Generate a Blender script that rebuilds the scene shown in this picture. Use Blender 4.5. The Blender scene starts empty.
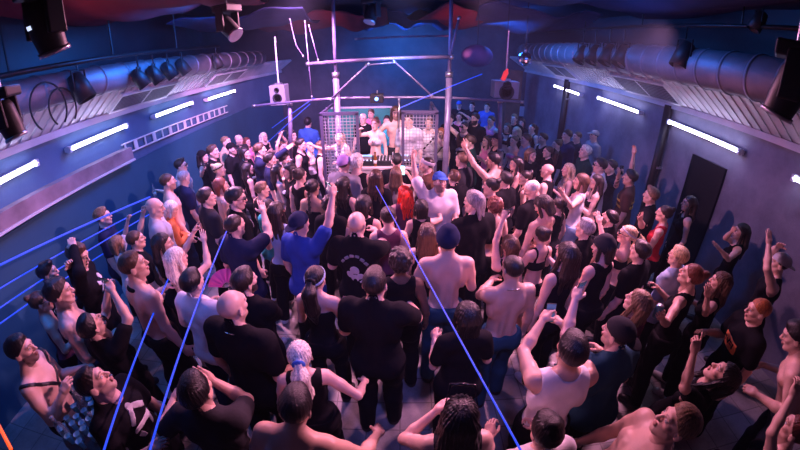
import bpy, math, random, zlib
import numpy as np
from mathutils import Vector, Matrix
F32 = np.float32
V3 = lambda *a: np.array(a, float)
def unit(v):
    v = np.asarray(v, float); n = np.linalg.norm(v); return v / n if n > 1e-9 else V3(0, 0, 1)
# ---------------------------------------------------------------- distance fields
def rcone(a, b, r1, r2=None, k=.02):
    r2 = r1 if r2 is None else r2
    return ('c', np.asarray(a, float), np.asarray(b, float), r1, r2, k)
def ell(c, r, k=.02, rot=None):
    return ('e', np.asarray(c, float), np.asarray(r, float) if np.ndim(r) else V3(r, r, r), rot, 0, k)
def grow(pr, t):
    if pr[0] == 'c': return ('c', pr[1], pr[2], pr[3] + t, pr[4] + t, pr[5])
    return ('e', pr[1], pr[2] + t, pr[3], 0, pr[5])
def mapped(pr, fn, R=None, s=1.0):
    if pr[0] == 'c': return ('c', fn(pr[1]), fn(pr[2]), pr[3]*s, pr[4]*s, pr[5]*s)
    rot = pr[3]
    if R is not None: rot = R if rot is None else R @ rot
    return ('e', fn(pr[1]), pr[2]*s, rot, 0, pr[5]*s)
def bounds(prs):
    lo = np.full(3, 1e9); hi = -lo
    for p in prs:
        if p[0] == 'c':
            r = max(p[3], p[4]); l = np.minimum(p[1], p[2]) - r; h = np.maximum(p[1], p[2]) + r
        else:
            r = p[2] if p[3] is None else np.full(3, p[2].max()); l = p[1] - r; h = p[1] + r
        lo = np.minimum(lo, l); hi = np.maximum(hi, h)
    return lo, hi
def pdist(p, X, Y, Z):
    if p[0] == 'c':
        a, b, r1, r2 = p[1], p[2], p[3], p[4]; d = b - a; L = max(float(d @ d), 1e-12)
        x, y, z = X - F32(a[0]), Y - F32(a[1]), Z - F32(a[2])
        t = np.clip((x*F32(d[0]) + y*F32(d[1]) + z*F32(d[2])) / F32(L), 0, 1)
        x = x - t*F32(d[0]); y = y - t*F32(d[1]); z = z - t*F32(d[2])
        return np.sqrt(x*x + y*y + z*z) - (F32(r1) + t*F32(r2 - r1))
    c, r, R = p[1], p[2], p[3]
    x, y, z = X - F32(c[0]), Y - F32(c[1]), Z - F32(c[2])
    if R is not None:
        R = R.astype(F32)
        x, y, z = R[0, 0]*x + R[1, 0]*y + R[2, 0]*z, R[0, 1]*x + R[1, 1]*y + R[2, 1]*z, R[0, 2]*x + R[1, 2]*y + R[2, 2]*z
    r = r.astype(F32); a, b, e = x/r[0], y/r[1], z/r[2]
    k0 = np.sqrt(a*a + b*b + e*e) + F32(1e-6)
    a, b, e = a/r[0], b/r[1], e/r[2]
    k1 = np.sqrt(a*a + b*b + e*e) + F32(1e-6)
    return k0*(k0 - 1)/k1
class Grid:
    def __init__(self, prs, h, pad=None, lo=None, hi=None):
        l, hh = bounds(prs); l = l if lo is None else np.maximum(l, lo); hh = hh if hi is None else np.minimum(hh, hi)
        pad = 2.5*h if pad is None else pad
        self.h = h; self.o = l - pad; self.n = np.maximum(4, np.ceil((hh - l + 2*pad)/h).astype(int) + 1)
        self.ax = [(self.o[i] + np.arange(self.n[i])*h).astype(F32) for i in range(3)]
        self.D = np.full(tuple(self.n), .12, F32)
        for p in prs: self.add(p)
    def _sl(self, p, m):
        l, hh = bounds([p]); s = []
        for i in range(3):
            a = int(max(0, math.floor((l[i] - m - self.o[i])/self.h))); b = int(min(self.n[i], math.ceil((hh[i] + m - self.o[i])/self.h) + 1))
            if b <= a: return None
            s.append(slice(a, b))
        return tuple(s)
    def xyz(self, s=None):
        s = s or (slice(None),)*3
        return self.ax[0][s[0]][:, None, None], self.ax[1][s[1]][None, :, None], self.ax[2][s[2]][None, None, :]
    def add(self, p):
        s = self._sl(p, .045)
        if s is None: return
        d = pdist(p, *self.xyz(s)); k = F32(max(p[5], 1e-4)); a = self.D[s]
        hh = np.maximum(k - np.abs(a - d), 0)/k
        self.D[s] = np.minimum(a, d) - hh*hh*k*F32(.25)
    def sub(self, p, k=.008):
        s = self._sl(p, .04)
        if s is None: return
        d = -pdist(p, *self.xyz(s)); k = F32(k); a = self.D[s]
        hh = np.maximum(k - np.abs(a - d), 0)/k
        self.D[s] = np.maximum(a, d) + hh*hh*k*F32(.25)
    def cut(self, fn):                      # keep where fn(x,y,z) < 0
        self.D = np.maximum(self.D, fn(*self.xyz()).astype(F32))
    def mesh(self):
        D = self.D; D[0] = D[-1] = .1; D[:, 0] = D[:, -1] = .1; D[:, :, 0] = D[:, :, -1] = .1
        S = D < 0
        n = self.n
        c = S[:-1, :-1, :-1].astype(np.int8)
        offs = [(i, j, k) for i in (0, 1) for j in (0, 1) for k in (0, 1)]
        cnt = np.zeros(tuple(n - 1), np.int8)
        for i, j, k in offs: cnt += S[i:n[0]-1+i, j:n[1]-1+j, k:n[2]-1+k]
        act = (cnt > 0) & (cnt < 8)
        I = np.argwhere(act)
        if len(I) == 0: return np.zeros((0, 3)), np.zeros((0, 4), int)
        idx = np.full(tuple(n - 1), -1, np.int32); idx[act] = np.arange(len(I))
        val = {o: D[I[:, 0]+o[0], I[:, 1]+o[1], I[:, 2]+o[2]] for o in offs}
        acc = np.zeros((len(I), 3)); m = np.zeros(len(I))
        for o in offs:
            for ax in range(3):
                if o[ax]: continue
                q = list(o); q[ax] = 1; q = tuple(q)
                a, b = val[o], val[q]; x = (a < 0) != (b < 0)
                t = np.where(x, a/np.where(x, a - b, 1), 0)
                for u in range(3): acc[:, u] += np.where(x, (o[u] + (t if u == ax else 0)), 0)
                m += x
        V = self.o + (I + acc/m[:, None])*self.h
        Q = []
        for ax in range(3):
            sl0 = [slice(None)]*3; sl1 = [slice(None)]*3; sl0[ax] = slice(0, -1); sl1[ax] = slice(1, None)
            A, B = S[tuple(sl0)], S[tuple(sl1)]
            E = np.argwhere(A != B); u, v = (ax + 1) % 3, (ax + 2) % 3
            E = E[(E[:, u] > 0) & (E[:, v] > 0) & (E[:, u] < n[u]-1) & (E[:, v] < n[v]-1)]
            ins = A[E[:, 0], E[:, 1], E[:, 2]]
            def g(du, dv):
                c = E.copy(); c[:, u] -= du; c[:, v] -= dv
                return idx[c[:, 0], c[:, 1], c[:, 2]]
            q = np.stack([g(0, 0), g(1, 0), g(1, 1), g(0, 1)], 1)
            q[~ins] = q[~ins][:, ::-1]
            Q.append(q)
        return V, np.concatenate(Q)
def make_mesh(name, V, Q, col=None):
    me = bpy.data.meshes.new(name)
    me.vertices.add(len(V)); me.vertices.foreach_set('co', np.asarray(V, F32).ravel())
    me.loops.add(len(Q)*4); me.loops.foreach_set('vertex_index', np.asarray(Q, np.int32).ravel())
    me.polygons.add(len(Q)); me.polygons.foreach_set('loop_start', np.arange(0, len(Q)*4, 4, dtype=np.int32))
    me.polygons.foreach_set('use_smooth', np.ones(len(Q), bool))
    me.update(calc_edges=True)
    if col is not None:
        a = me.color_attributes.new('tint', 'FLOAT_COLOR', 'POINT')
        c = np.ones((len(V), 4), F32); c[:, :3] = col; a.data.foreach_set('color', c.ravel())
    return me
COL = bpy.context.scene.collection
def link(name, me, mat=None, parent=None):
    o = bpy.data.objects.new(name, me); COL.objects.link(o)
    if mat is not None: me.materials.append(mat)
    if parent is not None: o.parent = parent
    return o
def empty(name, loc=(0, 0, 0), rz=0.0):
    o = bpy.data.objects.new(name, None); COL.objects.link(o); o.location = loc; o.rotation_euler = (0, 0, rz)
    o.empty_display_size = .1
    return o
def tag(o, label=None, cat=None, group=None, kind=None):
    if label: o['label'] = label
    if cat: o['category'] = cat
    if group: o['group'] = group
    if kind: o['kind'] = kind
    return o
# ---------------------------------------------------------------- materials
MATS = {}
def nt(m):
    m.use_nodes = True; t = m.node_tree; return t, t.nodes['Principled BSDF']
def mat(name, col, rough=.6, metal=0.0, bump=0.0, bscale=60., emis=None, es=0., var=0., vscale=4., alpha=1., spec=.5, trans=0., stretch=(1, 1, 1), attr=False):
    if name in MATS: return MATS[name]
    m = bpy.data.materials.new(name); t, b = nt(m); N, L = t.nodes, t.links
    b.inputs['Base Color'].default_value = (*col, 1); b.inputs['Roughness'].default_value = rough
    b.inputs['Metallic'].default_value = metal; b.inputs['Specular IOR Level'].default_value = spec
    if trans: b.inputs['Transmission Weight'].default_value = trans
    if alpha < 1: b.inputs['Alpha'].default_value = alpha
    if emis: b.inputs['Emission Color'].default_value = (*emis, 1); b.inputs['Emission Strength'].default_value = es
    co = N.new('ShaderNodeTexCoord'); mp = N.new('ShaderNodeMapping'); mp.inputs['Scale'].default_value = stretch
    L.new(co.outputs['Object'], mp.inputs['Vector'])
    src = None
    if attr:
        at = N.new('ShaderNodeAttribute'); at.attribute_name = 'tint'; src = at.outputs['Color']
    if var:
        nz = N.new('ShaderNodeTexNoise'); nz.inputs['Scale'].default_value = vscale; nz.inputs['Detail'].default_value = 5
        L.new(mp.outputs['Vector'], nz.inputs['Vector'])
        mr = N.new('ShaderNodeMapRange'); mr.inputs[1].default_value = .3; mr.inputs[2].default_value = .7
        mr.inputs[3].default_value = 1 - var; mr.inputs[4].default_value = 1 + var
        L.new(nz.outputs[0], mr.inputs[0])
        mx = N.new('ShaderNodeVectorMath'); mx.operation = 'SCALE'; L.new(mr.outputs[0], mx.inputs['Scale'])
        if src: L.new(src, mx.inputs[0])
        else: mx.inputs[0].default_value = col
        src = mx.outputs[0]
    if src: L.new(src, b.inputs['Base Color'])
    if bump:
        nb = N.new('ShaderNodeTexNoise'); nb.inputs['Scale'].default_value = bscale; nb.inputs['Detail'].default_value = 4
        L.new(mp.outputs['Vector'], nb.inputs['Vector'])
        bp = N.new('ShaderNodeBump'); bp.inputs['Strength'].default_value = bump; bp.inputs['Distance'].default_value = .01
        L.new(nb.outputs[0], bp.inputs['Height']); L.new(bp.outputs[0], b.inputs['Normal'])
    MATS[name] = m
    return m
CLOTH = {'black': (.006, .006, .009), 'charcoal': (.03, .03, .037), 'navy': (.015, .022, .07), 'white': (.8, .8, .82), 'grey': (.32, .32, .35),
 'light grey': (.55, .55, .58), 'royal blue': (.03, .08, .42), 'red': (.65, .03, .05), 'orange': (.9, .25, .08), 'pink': (.85, .25, .45), 'tan': (.5, .36, .25),
 'beige': (.7, .6, .5), 'teal': (.05, .45, .5), 'dark green': (.012, .05, .04), 'jeans': (.07, .16, .28), 'light jeans': (.25, .4, .55), 'dark jeans': (.02, .03, .055), 'lilac': (.45, .3, .65),
 'light blue': (.4, .55, .75), 'blue': (.05, .15, .55), 'brown': (.12, .06, .04), 'yellow': (.7, .5, .1), 'petrol': (.02, .075, .12), 'plum': (.16, .05, .1), 'silver': (.6, .6, .65)}
HAIRC = {'black': (.008, .007, .008), 'dark': (.022, .014, .012), 'brown': (.09, .045, .025), 'light brown': (.22, .13, .07), 'blonde': (.62, .46, .27), 'platinum': (.85, .78, .66),
 'ginger': (.42, .13, .04), 'red': (.95, .05, .02), 'auburn': (.16, .04, .025), 'grey': (.35, .33, .33)}
SKINC = {'l': (.80, .52, .42), 'm': (.66, .42, .32), 't': (.5, .3, .21), 'd': (.2, .11, .075)}
def cloth_mat(c): return mat('cloth ' + c, CLOTH[c], .85, bump=.35, bscale=22., var=.15, vscale=6., spec=.15)
def hair_mat(c): return mat('hair ' + c, HAIRC[c], .38, bump=.5, bscale=60., var=.55, vscale=34., stretch=(2.5, 2.5, .35), spec=.6)
def skin_mat(): return mat('skin', (.7, .5, .4), .43, bump=.06, bscale=60., var=.07, vscale=9., attr=True, spec=.6)
# ---------------------------------------------------------------- people
def rot_z(a): c, s = math.cos(a), math.sin(a); return np.array([[c, -s, 0], [s, c, 0], [0, 0, 1.]])
def rot_x(a): c, s = math.cos(a), math.sin(a); return np.array([[1., 0, 0], [0, c, -s], [0, s, c]])
def rot_y(a): c, s = math.cos(a), math.sin(a); return np.array([[c, 0, s], [0, 1., 0], [-s, 0, c]])
ARM = {  # upper-arm and forearm directions, x is outwards from the body
 'down': ((.22, -.05, -1), (.1, .28, -1)), 'bent': ((.25, .1, -1), (-.25, 1, .25)), 'hold': ((.3, .25, -1), (-.35, 1, .75)), 'up': ((.45, .25, .9), (.05, .15, 1)),
 'reach': ((.25, 1, .35), (-.05, 1, .55)), 'clap': ((.35, .7, -.55), (-.75, .75, .5)), 'hips': ((.9, -.25, -.75), (-.65, .45, -.55)), 'phone': ((.25, .85, .05), (-.3, .45, .95)),
 'cross': ((.2, .45, -1), (-1, .55, .1)), 'head': ((.75, .35, .75), (-.85, -.1, .45)), 'wide': ((1, .35, .1), (.7, .4, .65)), 'face': ((.4, .55, -.6), (-.6, .25, 1)), 'forward': ((.3, .9, -.25), (-.2, 1, .1)), 'fist': ((.5, .5, .55), (0, .2, 1))}
UP, FO, HA = .285, .255, .185
def finger_set(curl, mirror):
    """Hand in its own frame: z runs wrist to fingertips, y is the palm side, x the thumb side."""
    pr = [ell((0, .002, .052), (.040, .015, .05), .01), rcone((-.02, 0, .03), (-.026, .002, .085), .015, .011, .01), rcone((.018, 0, .03), (.028, .0, .088), .016, .011, .01),
          rcone((0, 0, -.04), (0, 0, .03), .024, .025, .02), ell((.027, .012, .04), (.014, .013, .024), .01)]
    for i, (x, z, L, r) in enumerate(((.029, .090, .078, .0085), (.010, .096, .086, .0088), (-.009, .092, .080, .0084), (-.027, .083, .062, .0075))):
        c = curl if not isinstance(curl, (tuple, list)) else curl[i]
        p = V3(x, 0, z); a = .08 + c*.9; sp = (x*3.2)*(1 - min(1, c))
        for k, f in enumerate((.48, .29, .23)):
            d = V3(sp, math.sin(a), math.cos(a)); q = p + unit(d)*L*f
            pr.append(rcone(p, q, r*(1 - .1*k), r*(1 - .1*(k + 1)), .004)); p = q; a += c*1.15 + .06
    c = curl if not isinstance(curl, (tuple, list)) else curl[4]
    p = V3(.030, .008, .030); d1 = unit(V3(.75 - .45*c, .35 + .45*c, .7)); q = p + d1*.042
    pr.append(rcone(p, q, .012, .0105, .008)); d2 = unit(V3(.35 - .75*c, .35 + .4*c, .85)); e = q + d2*.032
    pr.append(rcone(q, e, .0105, .0085, .004))
    if mirror: pr = [mapped(p, lambda v: V3(-v[0], v[1], v[2])) for p in pr]
    return pr
CURL = {'open': .08, 'relax': .38, 'grip': .68, 'fist': 1.0, 'point': (.05, 1, 1, 1, .8), 'horns': (.05, 1, 1, .05, .9)}
def head_parts(fem, beard):
    j = .92 if fem else 1.0
    s = [ell((0, -.012, .036), (.0745, .096, .082), .02), ell((0, .020, -.03), (.058*j, .066, .085), .03), ell((0, .064, -.097), (.022*j, .019, .018), .025),
         ell((0, .083, .03), (.045, .012, .02), .025)]
    for x in (-1, 1):
        s += [rcone((x*.050*j, .012, -.055), (x*.016, .058, -.098), .019*j, .016, .025), ell((x*.043, .054, -.018), (.021, .024, .018), .02),
              rcone((x*.012, .089, .022), (x*.043, .074, .025), .008, .008, .012),
              ell((x*.077, -.012, -.006), (.0085, .021, .033), .006, rot_z(x*.35) @ rot_x(-.2)), ell((x*.010, .096, -.031), (.0085, .011, .0075), .006)]
    s += [rcone((0, .090, .016), (0, .110, -.026), .0075, .0115, .010), ell((0, .090, -.0595), (.022, .0105, .0062), .006), ell((0, .0875, -.0715), (.0185, .0105, .0072), .006),
          rcone((0, -.015, -.05), (0, -.032, -.165), .047 if fem else .056, .046 if fem else .058, .03)]
    sub = [ell((x*.032, .099, .006), (.017, .016, .0115)) for x in (-1, 1)]
    eye = [ell((x*.031, .079, .004), .0122, .003) for x in (-1, 1)]
    return s, sub, eye
def head_tint(V, skin, hairc, fem, beard, makeup):
    n = len(V); c = np.tile(np.asarray(skin, float), (n, 1)); x, y, z = np.abs(V[:, 0]), V[:, 1], V[:, 2]
    blush = np.exp(-(((x - .045)/.022)**2 + ((z + .02)/.022)**2))*(y > .03)
    c *= (1 - blush[:, None]*np.array([.02, .16, .14]))
    def mixto(m, k, a=1.): c[m] = c[m]*(1 - a) + np.asarray(k)*a
    if beard:
        b = (z < -.032 - .25*(.09 - np.minimum(y, .09))*0) & (y > -.005) & (z > -.135) & ((z < -.05) | (x > .035) | (y < .08))
        mixto(b, HAIRC[hairc], beard)
    lip = ((V[:, 0]/.024)**2 + ((z + .066)/.0145)**2 < 1) & (y > .078)
    mixto(lip, (skin[0]*.72, skin[1]*.4, skin[2]*.42) if not makeup else (.5, .06, .09), .8 if makeup else .5)
    br = (np.abs(z - (.026 + .006*np.sin(np.clip((x - .012)/.04, 0, 1)*3.1))) < .0052) & (x > .011) & (x < .05) & (y > .06)
    mixto(br, HAIRC['dark' if hairc in ('platinum', 'red') else hairc], .8)
    d = np.sqrt((x - .031)**2 + (z - .004)**2)
    e = (d < .0125) & (np.abs(z - .004) < .008) & (y > .078); mixto(e, (.8, .78, .78))
    mixto((d < .0062) & (y > .078), (.03, .02, .015))
    lash = (np.abs(z - .0125) < .0035) & (np.abs(x - .031) < .016) & (y > .07); mixto(lash, (.03, .02, .02), .55)
    nos = (np.abs(x - .009) < .004) & (z < -.034) & (z > -.042) & (y > .09); mixto(nos, np.asarray(skin)*.25, .8)
    return c
def hairline(g, c0=.0, sl=.85):
    g.cut(lambda x, y, z: -(z - sl*y - c0 - 12*np.maximum(np.abs(x) - .058, 0)*.0)*.76)
def hair_prims(style):
    """Prims of the hair in head space, and whether the front hairline cut applies to the cap only."""
    cap = []; ext = []
    t = {'buzz': .004, 'fade': .006, 'short': .012, 'quiff': .011, 'curly': .02, 'long': .014, 'bob': .016, 'pony': .008, 'bun': .008, 'braid': .008, 'wet': .008, 'messy': .016, 'mullet': .012}.get(style, .006)
    cap.append(ell((0, -.014, .038), (.0755 + t, .097 + t, .082 + t*1.1), .01))
    if style in ('short', 'messy', 'mullet', 'quiff'):
        cap.append(ell((0, .02, .105), (.05, .062, .026), .03))
    if style == 'quiff': cap.append(ell((.006, .055, .115), (.045, .036, .03), .025, rot_x(.4)))
    if style == 'fade': cap.append(ell((0, .005, .105), (.05, .075, .024), .02))
    if style == 'messy':
        r = random.Random(5)
        for i in range(26):
            a, b = r.uniform(0, 6.28), r.uniform(.25, 1); cap.append(ell((.07*b*math.cos(a), -.014 + .088*b*math.sin(a), .038 + .09*math.sqrt(1 - b*b*.85)), (.02, .022, .016), .014))
    if style == 'curly':
        r = random.Random(3)
        for i in range(60):
            v = unit((r.gauss(0, 1), r.gauss(-.3, 1), r.gauss(.35, 1))); cap.append(ell(V3(0, -.014, .036) + v*V3(.088, .108, .098), .021, .006))
    if style == 'long':
        for x in (-1, 1):
            ext += [rcone((x*.075, -.005, .02), (x*.086, -.0, -.15), .022, .026, .02), rcone((x*.086, 0, -.15), (x*.075, .02, -.27), .026, .014, .02)]
        for x in (-.055, 0, .055):
            ext += [rcone((x, -.085, .03), (x*1.25, -.105, -.16), .04, .042, .03), rcone((x*1.25, -.105, -.16), (x*1.15, -.11, -.36), .04, .014, .03)]
    if style == 'mullet': ext += [rcone((x, -.08, .0), (x*1.1, -.095, -.14), .035, .018, .02) for x in (-.03, .03)]
    if style == 'bob':
        for x in (-1, 1): ext += [rcone((x*.078, .0, .03), (x*.082, .012, -.105), .022, .022, .02)]
        ext += [rcone((x, -.08, .02), (x*1.1, -.085, -.1), .038, .03, .03) for x in (-.045, 0, .045)]
    if style == 'pony':
        ext += [ell((0, -.112, .05), (.024, .024, .024), .01), rcone((0, -.125, .055), (0, -.18, -.01), .034, .06, .02), rcone((0, -.18, -.01), (.0, -.175, -.2), .062, .064, .02), rcone((.0, -.175, -.2), (.0, -.16, -.36), .064, .02, .02)]
    if style == 'bun': ext += [ell((0, -.085, .095), (.042, .04, .038), .01), ell((.012, -.1, .11), (.03, .03, .03), .01)]
    if style == 'braid': ext += [ell((.004*(-1)**i, -.105 - .006*i, .0 - .035*i), (.022, .02, .024), .004) for i in range(9)]
    return cap, ext
def strands(V, amp, ctr=(0, -.02, 0)):
    a = np.arctan2(V[:, 0], V[:, 1] + .02)
    return amp*(np.sin(a*23 + V[:, 2]*18) + .7*np.sin(a*41 - V[:, 2]*30 + 1.3) + .5*np.sin(V[:, 0]*310 + V[:, 1]*170))
def normals(V, Q):
    n = np.cross(V[Q[:, 2]] - V[Q[:, 0]], V[Q[:, 3]] - V[Q[:, 1]]); o = np.zeros_like(V)
    for i in range(4): np.add.at(o, Q[:, i], n)
    return o/np.maximum(np.linalg.norm(o, axis=1, keepdims=True), 1e-12)
def folds(V, Q, amp, seed):
    r = random.Random(seed); N = normals(V, Q); d = np.zeros(len(V))
    for i in range(7):
        k = V3(r.gauss(0, 26), r.gauss(0, 26), r.gauss(0, 15)); d += np.sin(V @ k + r.uniform(0, 6))
    return V + N*(d/7*amp*1.6)[:, None]
class Body:
    """Skeleton and body fields of one figure, in metres for a 1.75 m person standing at the origin and facing +y."""
    def __init__(s, fem=False, lean=0., side=0., build=1.0, stance=.0, arms=('down', 'down'), targets=(None, None), head=(0, 0), seed=0, crouch=0.):
        s.fem = fem; B = build; r = random.Random(seed); s.r = r
        hipz = .92 - crouch; PV = V3(0, 0, hipz)
        R = rot_y(math.radians(side)) @ rot_x(math.radians(-lean)); s.R = R
        T = lambda v: PV + R @ (np.asarray(v, float) - V3(0, 0, .92))
        s.T = T
        sw = (.158 if fem else .187)*(.5 + .5*B); hw = .098 if fem else .09
        s.neck = T((0, -.02, 1.485)); hc = T((0, .012, 1.630)); s.headc = hc
        Rh = R @ rot_z(math.radians(head[0])) @ rot_x(math.radians(head[1])); s.Rh = Rh
        tor = []
        if fem:
            tor += [ell((0, .0, 1.25), (.125*B, .088*B, .17), .04), ell((0, .005, 1.07), (.112*B, .083*B, .12), .04), ell((0, -.005, .93), (.155*B, .108*B, .12), .05), rcone((-.11, -.005, 1.40), (.11, -.005, 1.40), .056, .056, .05)]
            tor += [ell((x*.062, .075, 1.27), (.055, .05, .055), .03) for x in (-1, 1)] + [ell((x*.072, -.06, .90), (.082, .08, .095), .04) for x in (-1, 1)]
        else:
            tor += [ell((0, -.0, 1.26), (.152*B, .108*B, .19), .05), ell((0, .008, 1.06), (.135*B, .095*B, .14), .05), ell((0, 0, .93), (.148*B, .105*B, .11), .05), rcone((-.135*B, -.01, 1.40), (.135*B, -.01, 1.40), .066, .066, .06)]
            tor += [ell((x*.072, .072, 1.315), (.075, .04, .055), .03) for x in (-1, 1)] + [ell((x*.07, -.05, .905), (.078, .075, .09), .04) for x in (-1, 1)]
            tor += [ell((x*.088, -.082, 1.34), (.055, .034, .085), .025) for x in (-1, 1)] + [rcone((x*.045, -.098, 1.02), (x*.04, -.088, 1.25), .022, .02, .03) for x in (-1, 1)] + [ell((x*.15, -.02, 1.27), (.03, .06, .1), .03) for x in (-1, 1)]
        s.torso = [mapped(p, T, R) for p in tor]
        nr = .046 if fem else .056
        s.neckp = [mapped(rcone((0, -.028, 1.40), (0, -.012, 1.56), nr*1.12, nr*.95, .05), T, R), mapped(rcone((-.09, -.025, 1.435), (.09, -.025, 1.435), .035, .035, .06), T, R), mapped(rcone((-.05, -.027, 1.47), (.05, -.027, 1.47), .03, .03, .06), T, R)]
        s.arm = {}; s.hand = {}
        for i, sx in ((0, -1), (1, 1)):          # 0 = left (x<0), 1 = right
            S = T((sx*sw, -.008, 1.41)); a = arms[i]; tg = targets[i]
            cl = 'relax'
            if tg is not None:
                P = tg; d = P - S; L = np.linalg.norm(d); mx = (UP + FO + .09)*.985; L2 = min(L, mx); L2 = max(L2, .2)
                u = unit(d); W = S + u*L2; fo = FO + .09
                ca = (UP**2 + L2**2 - fo**2)/(2*UP*L2); ca = max(-1, min(1, ca)); hint = R @ V3(sx*.75, -.1, -.7)
                hint = unit(hint - u*(hint @ u)); E = S + u*UP*ca + hint*UP*math.sqrt(1 - ca*ca); fd = unit(W - E); W = E + fd*FO
                cl = 'grip'
            else:
                ua, fa = ARM[a] if isinstance(a, str) else a
                j = lambda v: unit(R @ (V3(v[0]*sx, v[1], v[2]) + V3(r.gauss(0, .05), r.gauss(0, .05), r.gauss(0, .05))))
                ua = j(ua); fd = j(fa); E = S + ua*UP; W = E + fd*FO
                cl = {'down': 'relax', 'bent': 'grip', 'hold': 'grip', 'up': 'open', 'reach': 'open', 'clap': 'open', 'phone': 'grip', 'fist': 'fist', 'wide': 'open', 'cross': 'relax', 'hips': 'relax'}.get(a, 'relax')
            m = .86 if fem else 1.0*B
            up = [rcone(S, S + (E - S)*.45, .056*m, .050*m, .045), rcone(S + (E - S)*.4, E, .050*m, .040*m, .02)]
            lo = [rcone(E, E + (W - E)*.35, .040*m, .042*m, .02), rcone(E + (W - E)*.33, W + fd*.03, .042*m, .0245*m, .02)]
            s.arm[i] = dict(S=S, E=E, W=W, fd=fd, up=up, lo=lo, m=m); s.hand[i] = cl
        s.legs = {}; st = stance
        for i, sx in ((0, -1), (1, 1)):
            f = st*sx*.5; H = V3(sx*hw, 0, hipz - .03); K = V3(sx*(hw + .015), .03 + f*.6 + crouch*.9, .50 - crouch*.45); A = V3(sx*(hw + .025), -.03 + f, .09)
            m = (.96 if fem else 1.0)*(.5 + .5*B)
            s.legs[i] = dict(H=H, K=K, A=A, pr=[rcone(H, H + (K - H)*.5, .092*m, .074*m, .04), rcone(H + (K - H)*.45, K, .076*m, .054*m, .03), ell((H[0] - sx*.01, H[1] - .03, H[2] + .0), (.085*m, .09*m, .09), .05),
                rcone(K, K + (A - K)*.35 + V3(0, -.012, 0), .053*m, .057*m, .03), rcone(K + (A - K)*.33 + V3(0, -.012, 0), A, .056*m, .036*m, .03)],
                foot=[rcone(A, (A[0], A[1] - .02, .045), .036, .04, .02), rcone((A[0], A[1] - .02, .04), (A[0] + sx*.015, A[1] + .15, .03), .04, .03, .02), rcone((A[0] + sx*.012, A[1] + .09, .035), (A[0] + sx*.02, A[1] + .17, .026), .036, .024, .02)])
    def all(s):
        o = list(s.torso) + list(s.neckp)
        for i in (0, 1): o += s.arm[i]['up'] + s.arm[i]['lo'] + s.legs[i]['pr'] + s.legs[i]['foot']
        return o
    def hand_frame(s, i):
        z = s.arm[i]['fd']; sx = (-1, 1)[i]
        up = V3(0, 0, 1)
        y = unit(s.R @ V3(-sx*.8, .45, -.15)) if abs(z[2]) > .6 else unit(s.R @ V3(-sx*.45, 0, -.7))
        y = unit(y - z*(y @ z)); x = np.cross(y, z)
        # thumb (x*sx*-1 for a right hand) lies on the body's inner/front side
        return np.stack([x, y, z], 1), s.arm[i]['W']
def shell_mesh(prs, h, cuts=(), subs=(), fine=None):
    g = Grid(prs, h)
    for p in subs: g.sub(p)
    for f in cuts: g.cut(f)
    return g.mesh()
def plane(T, R, n, p):
    n = R @ unit(n); c = float(n @ T(p)); n = n.astype(F32)
    return lambda x, y, z: x*n[0] + y*n[1] + z*n[2] - F32(c)      # < 0 kept: the side opposite to n
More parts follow.
